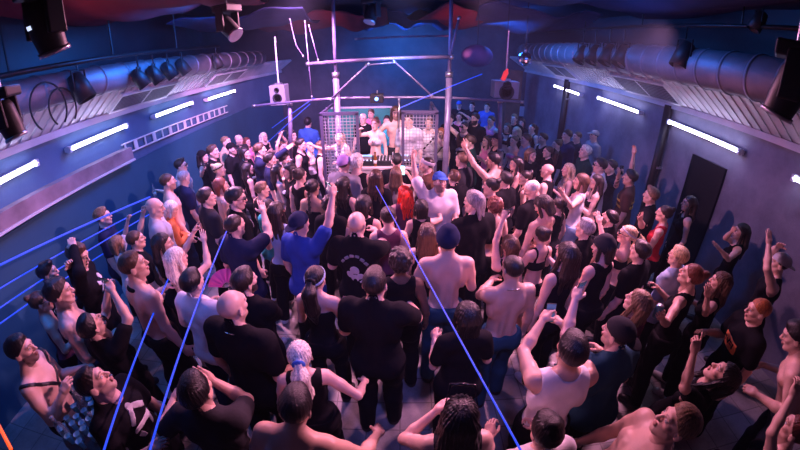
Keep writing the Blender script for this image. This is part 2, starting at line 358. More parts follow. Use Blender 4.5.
def build_person(root, sc, near, fem=False, skin='l', hair='short', hairc='dark', top='tee', topc='black', bottom='trousers', botc='black', lean=0, side=0, build=1., stance=.1,
                 arms=('down', 'down'), targets=(None, None), hands=(None, None), head=(0, 0), seed=0, beard=0, makeup=False, acc=(), crouch=0., shoe='black', body=None, prints=None):
    b = body or Body(fem, lean, side, build, stance, arms, targets, head, seed, crouch)
    sk = np.array(SKINC[skin]); hb = (.010, .0135, .019)[near]; hh = (.0045, .0065, .010)[near]; hn = (.004, .0055, .0095)[near]; hc = (.0095, .013, .018)[near]
    S = np.array([sc]*3)
    # ---- body: trunk, limbs, head and hands in one mesh
    Vs, Qs, Cs = [], [], []; off = 0
    def put(V, Q, C):
        nonlocal off
        Vs.append(V); Qs.append(Q + off); Cs.append(C); off += len(V)
    gb = Grid(b.all(), hb)
    gb.sub(mapped(rcone((0, -.128 if not fem else -.108, 1.0), (0, -.128 if not fem else -.104, 1.36), .020), b.T, b.R), .025)
    if not fem:
        for x in (-1, 1): gb.sub(mapped(rcone((x*.035, .125, 1.26), (x*.11, .11, 1.25), .008), b.T, b.R), .025)
        gb.sub(mapped(rcone((0, .122, 1.02), (0, .118, 1.34), .008), b.T, b.R), .02)
    V, Q = gb.mesh()
    c = np.tile(sk, (len(V), 1))
    if 'tattoo' in acc:
        q = V @ V3(31, 17, 23); t = (np.sin(V @ V3(60, 45, 38)) + np.sin(V @ V3(-48, 70, 55)) > .75) & (V[:, 2] > 1.2); c[t] = c[t]*.28 + np.array([.01, .015, .03])
    put(V, Q, c)
    hp, hs, he = head_parts(fem, beard); g = Grid(hp, hh)
    for p in hs: g.sub(p)
    for p in he: g.add(p)
    V, Q = g.mesh(); C = head_tint(V, sk, hairc, fem, beard, makeup)
    if hair in ('buzz',) and 'bald' not in acc: pass
    put(V @ b.Rh.T + b.headc, Q, C)
    for i in (0, 1):
        Rr, W = b.hand_frame(i); cl = hands[i] or b.hand[i]
        V, Q = Grid(finger_set(CURL[cl], i == 1), hn).mesh()
        m = .9 if fem else 1.0
        put((V*m) @ Rr.T + W, Q if np.linalg.det(Rr) > 0 else Q[:, ::-1], np.tile(sk*np.array([1, .94, .92]), (len(V), 1)))
    me = make_mesh('body', np.concatenate(Vs)*S, np.concatenate(Qs), np.concatenate(Cs))
    bo = link('body', me, skin_mat(), root)
    Th = lambda V: (V @ b.Rh.T + b.headc)*sc
    # ---- hair
    cap_on = [a for a in acc if a.split(':')[0] in ('cap', 'capback', 'beanie', 'bandana')]
    if hair != 'bald':
        cp, ex = hair_prims(hair if not (cap_on and hair in ('short', 'quiff', 'messy')) else 'buzz')
        g = Grid(cp + ex, hh*1.15)
        # the face stays free: cut the cap along the hairline, keep the lengths
        Dc = g.D.copy(); x, y, z = g.xyz(); keep = -(z - .80*y - .004)*.78 - np.maximum(np.abs(x) - .05, 0)*.0
        g2 = Grid.__new__(Grid); g2.h, g2.o, g2.n, g2.ax = g.h, g.o, g.n, g.ax; g2.D = np.full(tuple(g.n), .12, F32)
        for p in cp: g2.add(p)
        g2.D = np.maximum(g2.D, keep.astype(F32))
        for p in ex: g2.add(p)
        g2.sub(ell((0, .075, -.035), (.056, .05, .098)), .006)
        V, Q = g2.mesh(); amp = {'long': .0028, 'pony': .0022, 'bob': .0024, 'curly': .001}.get(hair, .0007)
        if len(V): V = V + normals(V, Q)*strands(V, amp if near < 2 else 0)[:, None]
        h = link('hair', make_mesh('hair', Th(V), Q), hair_mat(hairc), root)
        if hair == 'pony' or hair == 'braid':
            V, Q = Grid([ell((0, -.122, .055), (.046, .024, .046), .01)], hh).mesh(); link('hair_tie', make_mesh('hair_tie', Th(V), Q), cloth_mat('blue' if 'bluetie' in acc else 'black'), h)
    if beard > .85:
        g = Grid([grow(p, .005) for p in hp[1:3]] + [grow(hp[4], .005), grow(hp[9], .005)], hh)
        g.cut(lambda x, y, z: z + .045 - np.maximum(.085 - y, 0)*.55); g.cut(lambda x, y, z: -(y - .0)); g.sub(ell((0, .1, -.066), (.02, .03, .013)))
        V, Q = g.mesh()
        if len(V): link('beard', make_mesh('beard', Th(V), Q), hair_mat(hairc), root)
    for a in acc:
        k, _, cc = a.partition(':'); cc = cc or 'black'
        if k in ('cap', 'capback', 'beanie'):
            dz = .012 if k != 'beanie' else .016
            g = Grid([ell((0, -.014, .042), (.079 + dz, .101 + dz, .086 + dz), .01)] + ([ell((0, -.02, .12), (.05, .055, .03), .03)] if k == 'beanie' else []), hh)
            sgn = -1 if k == 'capback' else 1
            g.cut(lambda x, y, z: -(z - (.45*y if k == 'beanie' else .12*y) - (.012 if k == 'beanie' else .032))); V, Q = g.mesh()
            o = link('beanie' if k == 'beanie' else 'cap', make_mesh('cap', Th(V), Q), cloth_mat(cc), root)
            if k != 'beanie':
                V, Q = Grid([ell((0, sgn*.118, .040 + sgn*.01), (.068, .078, .009), .01, rot_x(-.22*sgn))], hh).mesh(); link('brim', make_mesh('brim', Th(V), Q), cloth_mat(cc), o)
            else:
                g = Grid([ell((0, -.014, .042), (.1, .122, .107), .01)], hh); g.cut(lambda x, y, z: np.abs(z - .45*y - .032) - .022); V, Q = g.mesh(); link('cuff', make_mesh('cuff', Th(V), Q), cloth_mat(cc), o)
        if k in ('headband', 'bandana'):
            g = Grid([ell((0, -.014, .038), (.09, .112, .097), .01)], hh); w = .012 if k == 'headband' else .028
            g.cut(lambda x, y, z: np.abs(z - .25*y - .05) - w); V, Q = g.mesh(); link(k, make_mesh(k, Th(V), Q), cloth_mat(cc), root)
        if k == 'glasses' or k == 'headglasses':
            dy, dz, rx = (0, 0, 0) if k == 'glasses' else (-.02, .085, -.9)
            pr = [ell((x*.033, .104, .004), (.026, .006, .019), .004) for x in (-1, 1)] + [rcone((-.01, .107, .008), (.01, .107, .008), .004)] + [rcone((x*.058, .098, .01), (x*.079, -.01, .012), .004) for x in (-1, 1)]
            V, Q = Grid(pr, min(hh, .0055)).mesh()
            if rx: V = V @ rot_x(-rx).T*V3(1.06, 1.06, 1.06) + V3(0, .028, .062)
            link('glasses', make_mesh('glasses', Th(V), Q), mat('dark lens', (.01, .01, .012), .12), root)
        if k == 'necklace' or k == 'collar':
            rr, tt = (.072, .0045) if k == 'necklace' else (.066, .02)
            n = 28; drop = .05 if k == 'necklace' else .0
            pts = [b.T((rr*math.cos(t)*1.12, -.02 + rr*1.05*math.sin(t), 1.475 - drop*.5 - drop*math.sin(t) - (.01 if k == 'collar' else .0))) for t in [6.2832*i/n for i in range(n + 1)]]
            V, Q = Grid([rcone(p, q, tt, tt, .004) for p, q in zip(pts, pts[1:])], .004 if k == 'necklace' else hh*1.4).mesh()
            link('necklace' if k == 'necklace' else 'neck_scarf', make_mesh(k, V*S, Q), mat('chain', (.75, .72, .7), .25, 1.) if k == 'necklace' else cloth_mat(cc), root)
        if k == 'harness':
            g = Grid([grow(p, .008) for p in b.torso + b.neckp[:0]] + [grow(p, .008) for i in (0, 1) for p in b.arm[i]['up'][:1]], hc*.8)
            n1 = b.R @ unit((1, 0, .9)); n2 = b.R @ unit((-1, 0, .9)); p0 = b.T((0, 0, 1.24))
            g.cut(lambda x, y, z: np.minimum(np.abs((x - p0[0])*n1[0] + (y - p0[1])*n1[1] + (z - p0[2])*n1[2]), np.abs((x - p0[0])*n2[0] + (y - p0[1])*n2[1] + (z - p0[2])*n2[2])) - .016)
            V, Q = g.mesh(); link('harness', make_mesh('harness', V*S, Q), mat('strap leather', (.012, .012, .014), .4), root)
        if k == 'bag':
            g = Grid([grow(p, .022) for p in b.torso], hc*.8); n1 = b.R @ unit((1, 0, .8)); p0 = b.T((0, 0, 1.2))
            g.cut(lambda x, y, z: np.abs((x - p0[0])*n1[0] + (y - p0[1])*n1[1] + (z - p0[2])*n1[2]) - .017)
            V, Q = g.mesh(); link('bag_strap', make_mesh('bag_strap', V*S, Q), cloth_mat(cc), root)
        if k == 'wrist':
            A = b.arm[1]; V, Q = Grid([rcone(A['W'] - A['fd']*.005, A['W'] - A['fd']*.022, .033, .034, .01)], hn).mesh(); link('wristband', make_mesh('wristband', V*S, Q), cloth_mat(cc), root)
    # ---- clothes
    T, R = b.T, b.R
    def garment(name, prs, cuts, subs, c, amp=.004):
        g = Grid(prs, hc)
        for p in subs: g.sub(p)
        for f in cuts: g.cut(f)
        V, Q = g.mesh()
        if not len(V): return None
        V = folds(V, Q, amp, seed)
        return link(name, make_mesh(name, V*S, Q), cloth_mat(c), root)
    hem = 'c'
    legs = [p for i in (0, 1) for p in b.legs[i]['pr']]; tor = b.torso
    nk = .082 if not fem else .078
    neck_sub = mapped(ell((0, .022, 1.552), (nk, nk*1.1, .088)), T, R)
    deep_sub = mapped(ell((0, .05, 1.50), (.085, .11, .135)), T, R)
    def arms_pr(fr, t):
        o = []
        for i in (0, 1):
            A = b.arm[i]; m = A['m']; E = A['S'] + (A['E'] - A['S'])*min(1, fr*1.0)
            o.append(rcone(A['S'], E, .060*m + t, (.060 - .012*fr)*m + t*(1.3 if fr < 1 else 1), .05))
            if fr > 1: o.append(rcone(A['E'], A['E'] + (A['W'] - A['E'])*(fr - 1), .044*m + t, .034*m + t, .03))
        return o
    def arm_cuts(fr):
        o = []
        return o
    def armhole(r, out):
        return [ell(b.arm[i]['S'] + R @ V3((-1, 1)[i]*out, 0, -.005), (r, r*1.2, r*1.25)) for i in (0, 1)]
    low = lambda z: plane(T, R, (0, 0, -1), (0, 0, z))
    high = lambda z: plane(T, R, (0, 0, 1), (0, 0, z))
    trap = [grow(p, .010) for p in b.neckp]
    shirt = None
    if top in ('tee', 'long', 'crop_tee', 'loose'):
        t = .024 if top == 'loose' else .014; fr = {'tee': .68, 'crop_tee': .62, 'long': 1.96, 'loose': .85}[top]
        hemp = [mapped(rcone((0, 0, .98), (0, 0, .84), .12, .13, .05), lambda v: T(v), R)] if top == 'xx' else []
        shirt = garment('shirt', [grow(p, t) for p in tor] + trap + arms_pr(fr, .012 if top != 'loose' else .022) + [mapped(ell((0, 0, .88), ((.178 if not fem else .172) + t, .128 + t, .36), .05), T, R)] + [grow(b.legs[i]['pr'][k], .030) for i in (0, 1) for k in (0, 2)], [low(.83 if top != 'crop_tee' else 1.1)], [neck_sub], topc, .006)
    elif top in ('tank', 'vest'):
        shirt = garment('tank_top', [grow(p, .012) for p in tor] + trap + [mapped(ell((0, 0, .93), (.160, .12, .10), .05), T, R)], [low(.88)], [mapped(ell((0, .02, 1.52), (.095, .12, .12)), T, R)] + armhole(.085 if not fem else .082, .03), topc, .004)
    elif top in ('dress',):
        shirt = garment('dress', [grow(p, .010) for p in tor] + trap + [rcone((0, 0, .95), (0, .01, .58), .17, .2, .05)], [low(.55)], [mapped(ell((0, .02, 1.5), (.11, .13, .13)), T, R)] + armhole(.09, .025), topc, .005)
    elif top in ('bra', 'bandeau'):
        g = Grid([grow(p, .009) for p in tor] + [grow(p, .006) for p in b.neckp[1:]], hc*.75); n = b.R @ V3(0, 0, 1); p0 = b.T((0, 0, 1.26))
        band = lambda x, y, z: np.abs((x - p0[0])*n[0] + (y - p0[1])*n[1] + (z - p0[2])*n[2]) - .055
        if top == 'bra':
            ex = b.R @ V3(1, 0, 0); strap = lambda x, y, z: np.maximum(np.abs(np.abs((x - p0[0])*ex[0] + (y - p0[1])*ex[1] + (z - p0[2])*ex[2]) - .085) - .013, -((x - p0[0])*n[0] + (y - p0[1])*n[1] + (z - p0[2])*n[2]))
            g.cut(lambda x, y, z: np.minimum(band(x, y, z), strap(x, y, z)))
        else: g.cut(band)
        V, Q = g.mesh(); shirt = link('crop_top', make_mesh('crop_top', V*S, Q), cloth_mat(topc), root)
    elif top == 'corset':
        shirt = garment('corset_top', [grow(p, .010) for p in tor], [low(.95), high(1.33)], [], topc, .003)
    if prints:
        for pi, (pc, yside, shapes) in enumerate(prints):      # flat artwork printed on the shirt: circles and bars in the chest or back plane
            g = Grid([grow(p, .020 + .004*pi) for p in tor], .006); x, y, z = g.xyz(); Ri = R.T; t0 = T((0, 0, .92))
            X = (x - t0[0])*Ri[0, 0] + (y - t0[1])*Ri[0, 1] + (z - t0[2])*Ri[0, 2]; Y = (x - t0[0])*Ri[1, 0] + (y - t0[1])*Ri[1, 1] + (z - t0[2])*Ri[1, 2]; Zz = (x - t0[0])*Ri[2, 0] + (y - t0[1])*Ri[2, 1] + (z - t0[2])*Ri[2, 2] + .92
            f = np.full(g.D.shape, 1., F32)
            for sh in shapes:
                if sh[0] == 'o': f = np.minimum(f, np.sqrt((X - sh[1])**2 + (Zz - sh[2])**2) - sh[3])
                elif sh[0] == 'ring': f = np.minimum(f, np.abs(np.sqrt((X - sh[1])**2 + (Zz - sh[2])**2) - sh[3]) - sh[4])
                else:
                    ca, sa = math.cos(sh[5]), math.sin(sh[5]); u = (X - sh[1])*ca + (Zz - sh[2])*sa; v = -(X - sh[1])*sa + (Zz - sh[2])*ca
                    f = np.minimum(f, np.maximum(np.abs(u) - sh[3], np.abs(v) - sh[4]))
            g.D = np.maximum(np.maximum(g.D, f), -Y*yside + .03).astype(F32); V, Q = g.mesh()
            if len(V): V = folds(V, Q, .006, seed); link('shirt_print', make_mesh('shirt_print', V*S, Q), mat('print ' + pc, CLOTH[pc], .7), shirt or root)
    pel = [grow(p, .016) for p in tor if p[1][2] < 1.0*1.0 and p[0] == 'e'] + [mapped(ell((0, .004, .945), (.180, .134, .13), .04), T, R)]
    if bottom in ('trousers', 'jeans', 'wide'):
        t = .016 if bottom != 'wide' else .034
        ank = [rcone(b.legs[i]['K'], b.legs[i]['A'] + V3(0, 0, -.02), .062 + t, .052 + t, .03) for i in (0, 1)]
        garment('trousers', [grow(p, t) for p in legs] + pel + ank, [lambda x, y, z: -(z - F32(.06)), high(.985)], [], botc, .007)
    elif bottom in ('shorts',):
        th = [rcone(b.legs[i]['H'], b.legs[i]['K'] + V3(0, 0, .02), .108, .092, .03) for i in (0, 1)]
        garment('shorts', [grow(p, .018) for p in legs[:]] + pel + th, [lambda x, y, z: -(z - F32(.52)), high(.985)], [], botc, .006)
    elif bottom == 'hotpants':
        garment('shorts', [grow(p, .010) for p in legs] + pel, [lambda x, y, z: -(z - F32(.80)), high(1.0)], [], botc, .003)
    elif bottom == 'skirt':
        garment('skirt', pel + [rcone((0, 0, .93), (0, .01, .6), .15, .2, .05)], [lambda x, y, z: -(z - F32(.58)), high(1.0)], [], botc, .006)
    for i in (0, 1):
        V, Q = Grid([grow(p, .010) for p in b.legs[i]['foot']], hc).mesh()
        V[:, 2] = np.maximum(V[:, 2], .0)
        link('shoe', make_mesh('shoe', V*S, Q), mat('shoe ' + shoe, CLOTH[shoe], .5), root)
    return b
# head pixel x, y, label, then what sets the figure apart (f = woman, h = hair, c = hair colour, t/tc = top, b/bc = bottom, a = (left, right) arms, L/R = pixel a hand reaches, tn = turn from the stage)
PEOPLE = []
def P(x, y, label, f=0, sk='l', h='short', c='dark', t='tee', tc='black', b='trousers', bc='black', a=('down', 'down'), L=None, R=None, tn=0, hd=(0, 4), lean=0, side=0, bd=0, mk=0, ac=(), bz=0., ht=None, hold=(), hn=(None, None), pr=None, B=1., fx=0, st=.12):
    PEOPLE.append(dict(x=x, y=y, label=label, fem=bool(f), skin=sk, hair=h, hairc=c, top=t, topc=tc, bottom=b, botc=bc, arms=a, T=(L, R), tn=tn, head=hd, lean=lean, side=side, beard=bd, makeup=bool(mk), acc=ac, bz=bz, ht=ht, hold=hold, hands=hn, prints=pr, build=B, fx=fx, stance=st))
# ---- along the left wall
P(103,217,'man with short fair hair in plain dark T-shirt, alone against the left wall',c='light brown',tc='navy',hd=(0,6))
P(118,244,'light brown haired woman in white top raising one clenched fist near the left wall',f=1,h='bob',c='light brown',t='loose',tc='white',bc='jeans',a=('fist','bent'),L=(129,215),hn=('fist',None),hd=(20,0))
P(136,240,'man in black T-shirt raising a fist beside the woman in white top',h='buzz',c='brown',a=('fist','down'),L=(144,207),hn=('fist',None),tn=-15)
P(78,256,'man in black sweatshirt with white chest print, folding both arms over his face',t='long',h='short',c='brown',a=('head','head'),L=(68,262),tn=-12,pr=[('white',1,[('o',-.04,1.36,.035),('r',.05,1.33,.05,.02,.5),('r',.0,1.27,.08,.013,-.2)])],hd=(-20,-15))
P(48,273,'dark-haired man in black shirt with pale neckline, close to the left wall',t='long',h='quiff',a=('down','hold'),hd=(-5,0))
P(41,302,'woman with glasses and bare shoulders behind the shirtless boy at far left',f=1,h='bun',c='brown',t='corset',tc='plum',ac=('glasses',),a=('bent','bent'),mk=1)
P(60,293,'shirtless young man with mop of dark hair and thin necklace, arms folded at left',h='messy',c='dark',t='none',b='jeans',bc='dark jeans',ac=('necklace',),a=('down','bent'),tn=-8)
P(92,326,'dark-haired person in black top holding a black phone high with both hands',h='short',c='black',t='tee',a=('phone','up'),R=(108,283),hold=('R','phone','black phone held up with two hands at left'),hd=(0,25),lean=-8,ht=1.68)
P(22,350,'shirtless bearded man wearing a black chest harness at the far left edge',h='short',c='black',t='none',bd=.75,ac=('harness',),a=('bent','hold'),tn=-26,hd=(0,6),bc='black',B=1.04)
P(95,383,'man with cropped dark hair in black T-shirt with large white front graphic, chin raised',h='fade',c='dark',bd=.35,tn=-62,hd=(30,20),lean=-12,a=('down','bent'),pr=[('light grey',1,[('r',-.06,1.33,.05,.022,.7),('r',.05,1.33,.055,.02,-.7),('r',0,1.23,.10,.018,.1),('r',-.06,1.16,.018,.05,.3),('r',.06,1.15,.018,.05,-.4),('o',0,1.38,.03),('r',0,1.08,.08,.013,0)])])
P(197,391,'black-haired man in dark T-shirt seen from above, forearm raised past his head',h='short',c='black',t='tee',tc='charcoal',a=('bent','up'),R=(201,374,.6),L=(178,388,.6),hd=(0,10))
P(134,266,'shaved-headed man with black neck scarf and bare back, laughing in profile',h='fade',c='brown',t='none',ac=('collar:black',),a=('bent','down'),hd=(-25,10),bd=.3)
P(163,244,'woman with black wavy hair in black top behind the blonde with raised arms',f=1,h='long',c='black',t='tank',hd=(-35,0),mk=1)
P(177,259,'blonde long-haired woman in white top reaching both hands up, left of centre',f=1,h='long',c='platinum',t='corset',tc='white',b='hotpants',bc='beige',L=(197,226),R=(203,234),hn=('horns','open'))
P(155,208,'bald man in pale grey T-shirt behind the person in orange',h='bald',t='loose',tc='light grey',bc='black',hd=(-10,-8))
P(171,209,'platinum-haired woman in orange and pink top, arms crossed in front',f=1,h='bob',c='platinum',t='long',tc='orange',bc='beige',b='wide',a=('cross','cross'),hd=(0,-18),lean=12)
P(168,182,'shirtless bearded man shouting, beside the man holding a small bottle',h='buzz',c='brown',t='none',bd=.6,a=('down','down'),b='jeans',bc='dark jeans')
P(184,178,'man with grey-brown crop in navy T-shirt raising a small bottle at left',h='buzz',c='grey',tc='navy',a=('forward','down'),L=(155,190),tn=18,hold=('L','bottle','small bottle held out by the man in navy T-shirt'),hd=(25,0))
P(181,166,'man with swept-up hair and glasses in pale grey shirt near left wall',h='quiff',t='loose',tc='light grey',ac=('glasses',))
P(203,157,'woman with black beanie raising one hand with a phone near left wall',f=1,h='long',c='black',t='tank',ac=('beanie:black',),R=(204,168),hold=('R','phone','phone held up by the woman with black beanie'))
P(213,152,'tall man with side-parted fair hair in black T-shirt, left wall row',h='short',c='brown',bd=.25,hd=(-10,4))
P(226,142,'man with shaved head in tan shirt at the back left',h='buzz',c='light brown',t='long',tc='tan')
P(239,140,'bald man with stubble at back left, between tan shirt and red-haired woman',h='bald',t='tee',tc='charcoal',bd=.45)
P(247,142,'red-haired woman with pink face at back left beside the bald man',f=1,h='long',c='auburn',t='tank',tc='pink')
P(232,149,'person in black cap and black T-shirt, back left',h='short',ac=('cap:black',),bd=.5)
P(245,154,'dark-haired woman in wide black top, arm crossing her chest, back left',f=1,h='bob',t='loose',c='dark',a=('cross','bent'))
P(260,150,'purple-lit man in navy long sleeve stretching his arm toward the stage',h='short',t='long',tc='navy',a=('down','reach'),c='brown')
P(264,137,'long platinum-haired woman in black top at the back left, standing tall',f=1,h='long',c='platinum',t='tank',a=('bent','hold'))
P(281,147,'woman filming with a raised phone beside the left truss leg',f=1,h='bun',c='brown',t='tank',tc='beige',R=(282,131),L=(280,133),hold=('R','phone','phone raised at the back left by the truss leg'))
P(308,123,'man in blue T-shirt with dark messy hair beside the left cage',h='messy',c='black',tc='blue',a=('bent','bent'),tn=100)
P(310,147,'woman with cropped platinum hair in white top just left of the cage',f=1,h='buzz',c='platinum',t='tank',tc='white')
P(301,145,'man in black vest and white shirt left of the cage, dark hair',h='short',t='tank',a=('bent','down'))
P(292,136,'dim dark-haired man in black at the back, left of the cage',h='short',t='long')
P(219,170,'woman with wavy blonde hair and thin headband, tan strap top',f=1,h='bun',c='blonde',t='tank',tc='tan',ac=('headband:black',),a=('down','bent'),mk=1)
P(248,169,'woman with straight black hair, glasses and bare arms, black tank top',f=1,h='long',c='black',t='tank',ac=('glasses',),a=('down','down'))
P(278,171,'woman with long black hair in beige strapless top looking at the stage',f=1,h='long',c='black',t='corset',tc='beige',a=('down','bent'),mk=1)
P(285,159,'woman with big dark curls behind the black-haired woman in beige',f=1,h='curly',c='dark',t='tank')
P(289,171,'pale woman with small white emblem on black T-shirt, facing us',f=1,h='bob',c='black',tn=165,pr=[('white',1,[('o',.03,1.3,.03)])],hd=(0,0))
P(300,176,'person with dark bun, seen from behind left of the raised phone',f=1,h='bun',c='dark',t='tank')
P(207,198,'man with thick dark crop and grey sideburn in dark T-shirt, profile at left',h='messy',c='dark',tc='charcoal',hd=(-15,8))
P(236,199,'man with dark glasses and white marks on black T-shirt, left of centre',h='short',c='black',ac=('glasses',),tn=-25,hd=(-20,-4),bd=.3,pr=[('white',1,[('r',.05,1.33,.015,.05,.5),('r',-.05,1.25,.016,.04,-.6),('o',.0,1.15,.02)])])
P(262,190,'man with brown crop in profile behind the raised open palm',h='fade',c='light brown',t='tank',hd=(-15,0))
P(221,186,'person with plum dyed hair between blonde and dark-cropped man',f=1,h='bob',c='auburn',t='tank',tc='beige')
P(235,226,'broad man in plain navy T-shirt raising his open right palm, left of centre',h='buzz',c='dark',tc='navy',R=(262,206),hn=(None,'open'),B=1.1)
P(277,212,'dark-haired woman in white and blue top beside the man in blue T-shirt',f=1,h='long',c='dark',t='tank',tc='light blue',bc='black',a=('bent','bent'))
P(268,207,'woman in teal top holding a red cup, left of centre',f=1,h='bun',c='dark',t='loose',tc='teal',a=('hold','hold'),hold=('R','cup','red drinking cup held by the woman in teal top'),ht=1.58)
# ---- centre, near the stage
P(313,188,'woman with black bun and bare back below the raised phone arm',f=1,h='braid',c='black',t='corset',tc='black',sk='t')
P(300,224,'man in navy cap and royal blue T-shirt holding a phone straight up',h='short',tc='royal blue',ac=('capback:navy',),R=(335,183),a=('down','up'),hold=('R','phone_lit','lit phone held high by the man in royal blue T-shirt'),fx=1)
P(344,185,'woman with very long black hair, back turned, in front of the left cage',f=1,h='long',c='black',t='tank')
P(344,164,'person in lilac cap in front of the left cage',h='short',ac=('cap:lilac',),ht=1.84,t='tee',tc='grey')
P(357,163,'person with white-blonde cap of hair and tan strap across the back',h='curly',c='platinum',t='tank',ht=1.84,ac=('bag:tan',))
P(376,178,'woman with very long brown hair, back turned, in front of the decks',f=1,h='long',c='brown',t='tee')
P(396,174,'woman with light brown hair filming on a bright phone by the decks',f=1,h='long',c='light brown',t='tank',tc='beige',R=(405,170,.62),hold=('R','phone_lit','bright blue phone screen in front of the right cage'))
P(397,161,'dark-haired man right against the DJ desk, back turned',h='short',c='black',t='tee',a=('bent','bent'))
P(404,194,'woman with long bright red hair in the middle of the crowd',f=1,h='long',c='red',t='tank',tc='plum',hd=(30,0))
P(357,224,'bald man in black T-shirt with white round print on the back',h='bald',B=1.12,R=(373,227),a=('bent','face'),pr=[('silver',-1,[('o',.0,1.22,.045),('o',-.05,1.17,.035),('o',.05,1.16,.03),('o',.0,1.13,.04),('r',.07,1.11,.03,.012,.6)]),('grey',-1,[('r',-.11,1.31,.02,.012,.9),('r',-.07,1.35,.02,.012,.5),('r',-.02,1.37,.02,.012,.1),('r',.03,1.37,.02,.012,-.1),('r',.08,1.345,.02,.012,-.5),('r',.115,1.305,.02,.012,-.9)])])
P(316,279,'woman with dark ponytail and pale hair streaks, bare shoulders, black strapless top',f=1,h='pony',c='black',t='corset',ac=('headband:light blue',),a=('bent','bent'))
P(375,284,'broad man in black T-shirt with neat dark crop, back turned, centre of the floor',h='fade',c='dark',B=1.12,a=('bent','up'),R=(405,297),hn=(None,'relax'),fx=1)
P(427,234,'woman with brown hair and highlights behind the shirtless man in jeans',f=1,h='long',c='brown',t='tank')
P(400,262,'person with dark curls in shadow left of the shirtless man in jeans',f=1,h='curly',c='dark',t='tank',sk='d')
P(448,240,'shirtless man in dark beanie and blue jeans, back turned, centre',h='buzz',c='black',t='none',b='jeans',bc='petrol',ac=('beanie:navy',),a=('bent','bent'),hd=(-10,0),fx=1)
P(440,182,'man in blue cap and white T-shirt facing us, pointing one arm up',h='short',ac=('cap:blue',),t='loose',tc='white',bd=.6,tn=178,R=(411,148),hn=(None,'point'),hd=(0,16),a=('bent','up'),bc='jeans')
P(427,165,'man in grey patterned bandana behind the man in blue cap',h='short',ac=('bandana:light grey',),bd=.4,tn=60,t='tee',tc='brown')
P(421,208,'black-haired person lifting a phone before the man in blue cap',f=1,ht=1.56,h='bob',c='black',t='tank',R=(436,203),hold=('R','phone','phone with round case held up in front of the white T-shirt'))
P(454,178,'man with short brown crop in black T-shirt right of the blue cap',h='fade',c='brown')
P(474,203,'man with silver-topped swept hair in loose black T-shirt, back turned',h='mullet',c='grey',t='loose',a=('bent','bent'),hd=(25,0),tn=10)
P(494,207,'woman with auburn curls and bare shoulders right of centre',f=1,h='curly',c='auburn',t='bra')
P(491,187,'black-haired person in profile below the shirtless pointing man',f=1,h='bun',c='black',t='tank',hd=(35,0))
P(493,161,'shirtless dark-haired man stretching a long arm toward the stage',h='short',c='black',t='none',L=(458,136),hn=('point',None),bd=.35,hd=(20,0),sk='m')
# ---- right of the stage
P(464,127,'man in sunglasses with shaved head right of the truss pole',h='buzz',ac=('glasses',),t='tank',tc='brown',a=('bent','fist'),bd=.3)
P(475,119,'tall bearded man in black T-shirt behind the man in sunglasses',h='short',bd=.9,B=1.15,ht=1.92)
P(470,142,'man with brown crop in dark green T-shirt, back turned, right of the cage',h='fade',c='brown',tc='dark green')
P(441,133,'woman with copper hair and black shoulder bag right of the cage',f=1,h='long',c='ginger',t='tank',tc='beige',ac=('bag:black',))
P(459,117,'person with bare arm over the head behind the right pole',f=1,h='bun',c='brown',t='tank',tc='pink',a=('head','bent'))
P(450,119,'dim dark-haired man behind the right truss pole',h='short',t='tee')
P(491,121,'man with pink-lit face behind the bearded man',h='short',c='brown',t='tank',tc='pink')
P(507,128,'woman with pink-lit face and black choker at right back',f=1,h='bob',c='brown',t='bra',ac=('collar:black',))
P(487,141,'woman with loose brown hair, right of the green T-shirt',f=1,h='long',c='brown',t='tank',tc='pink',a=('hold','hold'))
P(497,140,'person in dark blue cap at right back',h='short',ac=('cap:navy',),t='tank',sk='m')
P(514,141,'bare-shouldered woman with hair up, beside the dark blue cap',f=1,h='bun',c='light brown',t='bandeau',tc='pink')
P(487,107,'tall man in blue shirt under the lower truss rail, back row',h='short',tc='blue',t='long')
P(472,106,'dark-haired man under the truss rail in the back row',h='messy',c='black')
P(459,105,'person in blue cap under the truss rail in the back row',h='short',ac=('cap:blue',))
P(514,119,'fair-haired person in black at the right back, beside the side passage',h='short',c='light brown',t='long')
P(522,123,'dark woman raising her hand to her face at the right back',f=1,h='bob',c='black',t='long',a=('face','face'))
P(532,128,'woman with dark ponytail at the right back, alone before dark wall',f=1,h='pony',c='dark',t='tank')
P(516,132,'blonde woman with back turned at right back',f=1,h='long',c='blonde',t='tee')
P(526,140,'pink-lit man in light blue shirt at right back',h='short',c='brown',tc='light blue')
P(543,139,'man in black tank top with thick dark hair, right back',h='quiff',c='black',t='tank',bd=.3)
P(557,145,'woman with brown updo in black shirt, right back row',f=1,h='bun',c='brown',t='tee')
P(567,136,'dim man far back near the right wall lamp, dark shirt',h='short',t='long',tc='navy')
P(577,137,'dim person beside him with pale face near the right wall',h='buzz',t='long',tc='charcoal',c='brown')
P(594,136,'dim man in pale cap and grey shirt against the right wall',h='short',t='tee',tc='grey',ac=('cap:grey',))
P(585,152,'man with bleached blond crop in dark green T-shirt, right back',h='short',c='platinum',tc='dark green',hd=(5,10))
P(600,166,'man with dark hair, glasses and white T-shirt at right',h='short',c='dark',t='loose',tc='white',ac=('glasses',),a=('hold','bent'))
P(596,182,'woman with long straight dark hair and bare arms behind the white tank top',f=1,h='long',c='dark',t='bandeau',tc='black',a=('hold','hold'))
P(581,182,'person with brown bob in white tank top clapping, right of centre',f=1,h='bob',c='brown',t='tank',tc='white',a=('clap','clap'),L=(561,192),R=(563,194),hn=('open','open'),bc='light jeans',b='jeans')
P(568,170,'blonde woman in tan top looking at stage, right of the pink-lit bald man',f=1,h='long',c='blonde',t='tank',tc='tan',a=('hold','hold'))
P(547,171,'bald pink-lit man with black tank top, right of centre',h='bald',t='tank',B=1.1,ac=('necklace',))
P(532,190,'person with bleached white crop looking down, black top',h='buzz',c='platinum',t='tee',hd=(30,-25))
